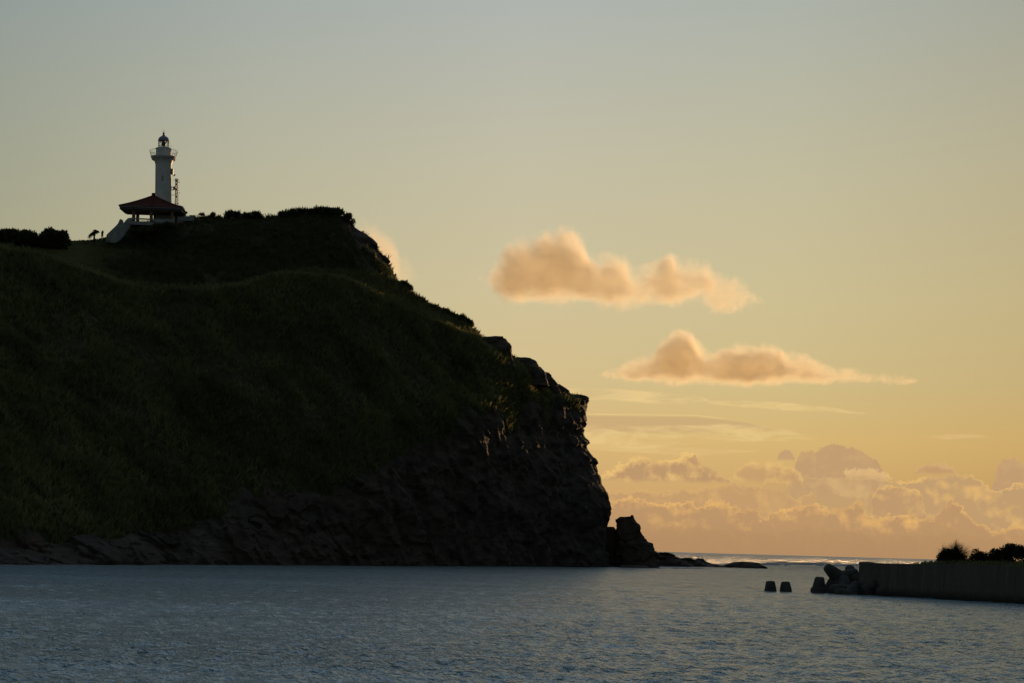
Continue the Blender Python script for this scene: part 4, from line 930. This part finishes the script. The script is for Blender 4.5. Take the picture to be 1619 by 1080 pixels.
# ------------------------------------------------------------------ surf on the reef
def build_surf():
    rg = np.random.RandomState(21); vs, fs = [], []; n0 = 0
    for (px0, px1, py, n, hh) in ((1205, 1300, 893.0, 260, .35), (1180, 1330, 890.5, 200, .3), (1222, 1244, 889.5, 60, .35), (1290, 1356, 894.5, 150, .3), (1100, 1160, 897.0, 60, .2), (1040, 1130, 899, 40, .12)):
        for k in range(n):
            px = px0 + (px1 - px0) * rg.rand(); yy = py + rg.normal(0, .5); Yd = float(seaY(px, yy)); c = P(px, yy, Yd); w = rg.uniform(.5, 2.2); h = hh * rg.uniform(.4, 1.2)
            a = np.linspace(0, 2 * np.pi, 9)[:-1]; r = rg.uniform(.6, 1.2, 8)
            ring = c + np.stack([np.cos(a) * w * r, np.sin(a) * w * .8 * r, np.full(8, -.2)], -1); ring2 = c + np.stack([np.cos(a) * w * .6 * r, np.sin(a) * w * .5 * r, h * r], -1)
            vs.append(np.concatenate([ring, ring2, [c + np.array([0, 0, h * 1.1])]])); 
            for i in range(8): fs += [(n0 + i, n0 + (i + 1) % 8, n0 + 8 + (i + 1) % 8), (n0 + i, n0 + 8 + (i + 1) % 8, n0 + 8 + i), (n0 + 8 + i, n0 + 8 + (i + 1) % 8, n0 + 16)]
            n0 += 17
    tag(mesh_np('surf', np.concatenate(vs), fs, mat('sea_foam', (.36, .36, .37), .9, .2, .15, 1), smooth=True), 'thin white surf breaking over the reef', 'surf', kind='stuff')
build_surf()
#@CLOUDS@
def make_cloud(name, top, bot, Y, label, seed, dens=.02, amp=1., n1=.045, thick=1.1, rng=30., dmin=14., dmax=60.):
    """a real body of vapour at distance Y: upper and lower outline by bearing, rounded in depth, eaten away at the rim by turbulence"""
    s = M_PER_PX(Y); x0, x1 = top[0][0], top[-1][0]; H = max(p[1] for p in bot) - min(p[1] for p in top)
    xs = np.linspace(x0 - 10, x1 + 10, 60); tp, bt = I(xs, top), I(xs, bot); cen = V((x0 + x1) / 2, (tp.min() + bt.max()) / 2, Y)
    A, Bm = P(xs, tp - 9, Y), P(xs, bt + 9, Y); seg = 20; th = np.linspace(0, 2 * np.pi, seg, endpoint=False)
    hz = (A[:, 2] - Bm[:, 2]) / 2; cz = (A[:, 2] + Bm[:, 2]) / 2; e = np.clip(np.minimum(np.arange(60), 59 - np.arange(60)) / 3., .05, 1) ** .5
    W = np.stack([A[:, None, 0] + 0 * th[None], Y + (np.maximum(hz, dmin * s) * e * thick + 6 * s)[:, None] * np.sin(th) * 1.15, cz[:, None] + (hz * e)[:, None] * np.cos(th) * 1.15], -1) - np.array(cen)
    fs = [tuple(f) for f in grid_faces(60, seg, True)[:, ::-1].tolist()] + [tuple(range(seg))] + [tuple(59 * seg + k for k in reversed(range(seg)))]
    me = bpy.data.meshes.new(name); me.from_pydata([tuple(v) for v in W.reshape(-1, 3)], [], fs); o = bpy.data.objects.new(name, me); link(o); o.location = cen
    m = bpy.data.materials.new('cloud_vapour'); m.use_nodes = True; T = NT(m.node_tree); T.n.remove(T.n['Principled BSDF'])
    co = T.new('ShaderNodeTexCoord').outputs['Object']; p = T.new('ShaderNodeVectorMath', operation='SCALE'); T.l.new(co, p.inputs[0]); p.inputs['Scale'].default_value = 1 / s
    pv = p.outputs[0]
    wn = T.new('ShaderNodeTexNoise'); wn.inputs['Scale'].default_value = .03; wn.inputs['Detail'].default_value = 2; T.l.new(pv, wn.inputs['Vector'])
    w1 = T.new('ShaderNodeVectorMath', operation='SUBTRACT'); T.l.new(wn.outputs['Color'], w1.inputs[0]); w1.inputs[1].default_value = (.5, .5, .5)
    w2 = T.new('ShaderNodeVectorMath', operation='MULTIPLY_ADD'); T.l.new(w1.outputs[0], w2.inputs[0]); w2.inputs[1].default_value = (26, 26, 16); T.l.new(pv, w2.inputs[2])
    x, y, z = T.sep(w2.outputs[0])
    X0, X1 = (x0 - 20 - (x0 + x1) / 2), (x1 + 20 - (x0 + x1) / 2); Z0 = -H
    def curve(pts):
        n = T.new('ShaderNodeFloatCurve'); c = n.mapping.curves[0]; q = []
        for px, py in pts:
            w = (P(px, py, Y) - np.array(cen)) / s; q.append(((w[0] - X0) / (X1 - X0), (w[2] - Z0) / (2 * H)))
        q = [(0., q[0][1])] + q + [(1., q[-1][1])]
        while len(c.points) < len(q): c.points.new(.5, .5)
        for pt, a in zip(c.points, q): pt.location = a
        n.mapping.use_clip = False; n.mapping.update()
        T.put(n.inputs['Value'], T.maprange(x, X0, X1)); return T.maprange(n.outputs[0], 0., 1., Z0, Z0 + 2 * H)
    t, b = curve(top), curve(bot)
    half = T.math('MAXIMUM', T.math('MULTIPLY', T.math('SUBTRACT', t, b), .5), 2.)
    up = T.math('SUBTRACT', t, z); dn = T.math('SUBTRACT', z, b)
    half = T.math('MAXIMUM', half, dmin); half = T.math('MINIMUM', half, dmax); yy = T.math('DIVIDE', y, T.math('MULTIPLY', half, thick)); dy = T.math('MULTIPLY', half, T.math('SUBTRACT', 1., T.math('MULTIPLY', yy, yy)))
    ins = T.math('SMOOTH_MIN', T.math('SMOOTH_MIN', up, T.math('MULTIPLY', dn, 1.3), 6.), dy, 8.)
    n = T.math('SUBTRACT', T.noise(pv, n1, 6, .68), .5)
    d = T.math('ADD', ins, T.math('ADD', T.math('ADD', T.math('MULTIPLY', n, 62. * amp), T.math('MULTIPLY', T.math('SUBTRACT', T.noise(pv, .02, 2, .5), .5), 40. * amp)), T.math('MULTIPLY', T.math('SUBTRACT', T.noise(pv, .13, 5, .72), .5), 48. * amp)))
    d = T.math('MULTIPLY', T.math('POWER', T.maprange(d, -4., rng, 0., 1.), 1.4), dens)
    pvn = T.new('ShaderNodeVolumePrincipled'); pvn.inputs['Color'].default_value = (.97, .89, .72, 1); pvn.inputs['Anisotropy'].default_value = .42
    T.l.new(d, pvn.inputs['Density']); T.l.new(pvn.outputs[0], T.n['Material Output'].inputs['Volume'])
    me.materials.append(m)
    return tag(o, label, 'cloud', 'low cumulus clouds lit by the setting sun', 'thing')
C.cycles.volume_step_rate = 1.0; C.cycles.volume_max_steps = 256
make_cloud('cloud', [(768, 440), (780, 424), (795, 405), (806, 390), (825, 384), (845, 382), (862, 371), (880, 372), (892, 367), (912, 374), (925, 384), (932, 402), (945, 410), (965, 406), (985, 412), (1003, 432), (1020, 428), (1040, 418), (1060, 406), (1075, 420), (1100, 417), (1118, 420), (1130, 440), (1150, 445), (1165, 446), (1180, 456), (1192, 462), (1200, 474)],
           [(768, 442), (775, 458), (790, 470), (815, 478), (850, 474), (900, 476), (950, 479), (990, 482), (1020, 480), (1060, 482), (1090, 474), (1110, 472), (1130, 486), (1170, 488), (1192, 480), (1200, 476)],
           7000, 'large golden cumulus cloud with a tall rounded head, above the other', 1, .014, rng=24., dmax=42.)
make_cloud('cloud', [(958, 592), (985, 580), (1010, 570), (1030, 562), (1040, 549), (1052, 536), (1075, 529), (1094, 535), (1106, 550), (1118, 562), (1130, 560), (1146, 552), (1165, 548), (1190, 551), (1220, 552), (1245, 564), (1280, 572), (1330, 588), (1370, 597), (1410, 600), (1440, 602)],
           [(958, 594), (985, 599), (1050, 602), (1120, 605), (1180, 605), (1240, 604), (1300, 603), (1350, 604), (1400, 604), (1440, 603)],
           9500, 'long flat based cumulus cloud with a puff on its left, below the other', 2, .019, .6, rng=15., dmin=18., dmax=24.)
make_cloud('cloud', [(560, 362), (575, 352), (592, 358), (612, 372), (628, 386), (634, 408), (645, 410), (655, 425), (660, 438)], [(560, 400), (600, 450), (630, 452), (650, 446), (660, 440)],
           7000, 'small pink gold cloud peeping out behind the bare rock shoulder of the hill', 3, .006, .8)
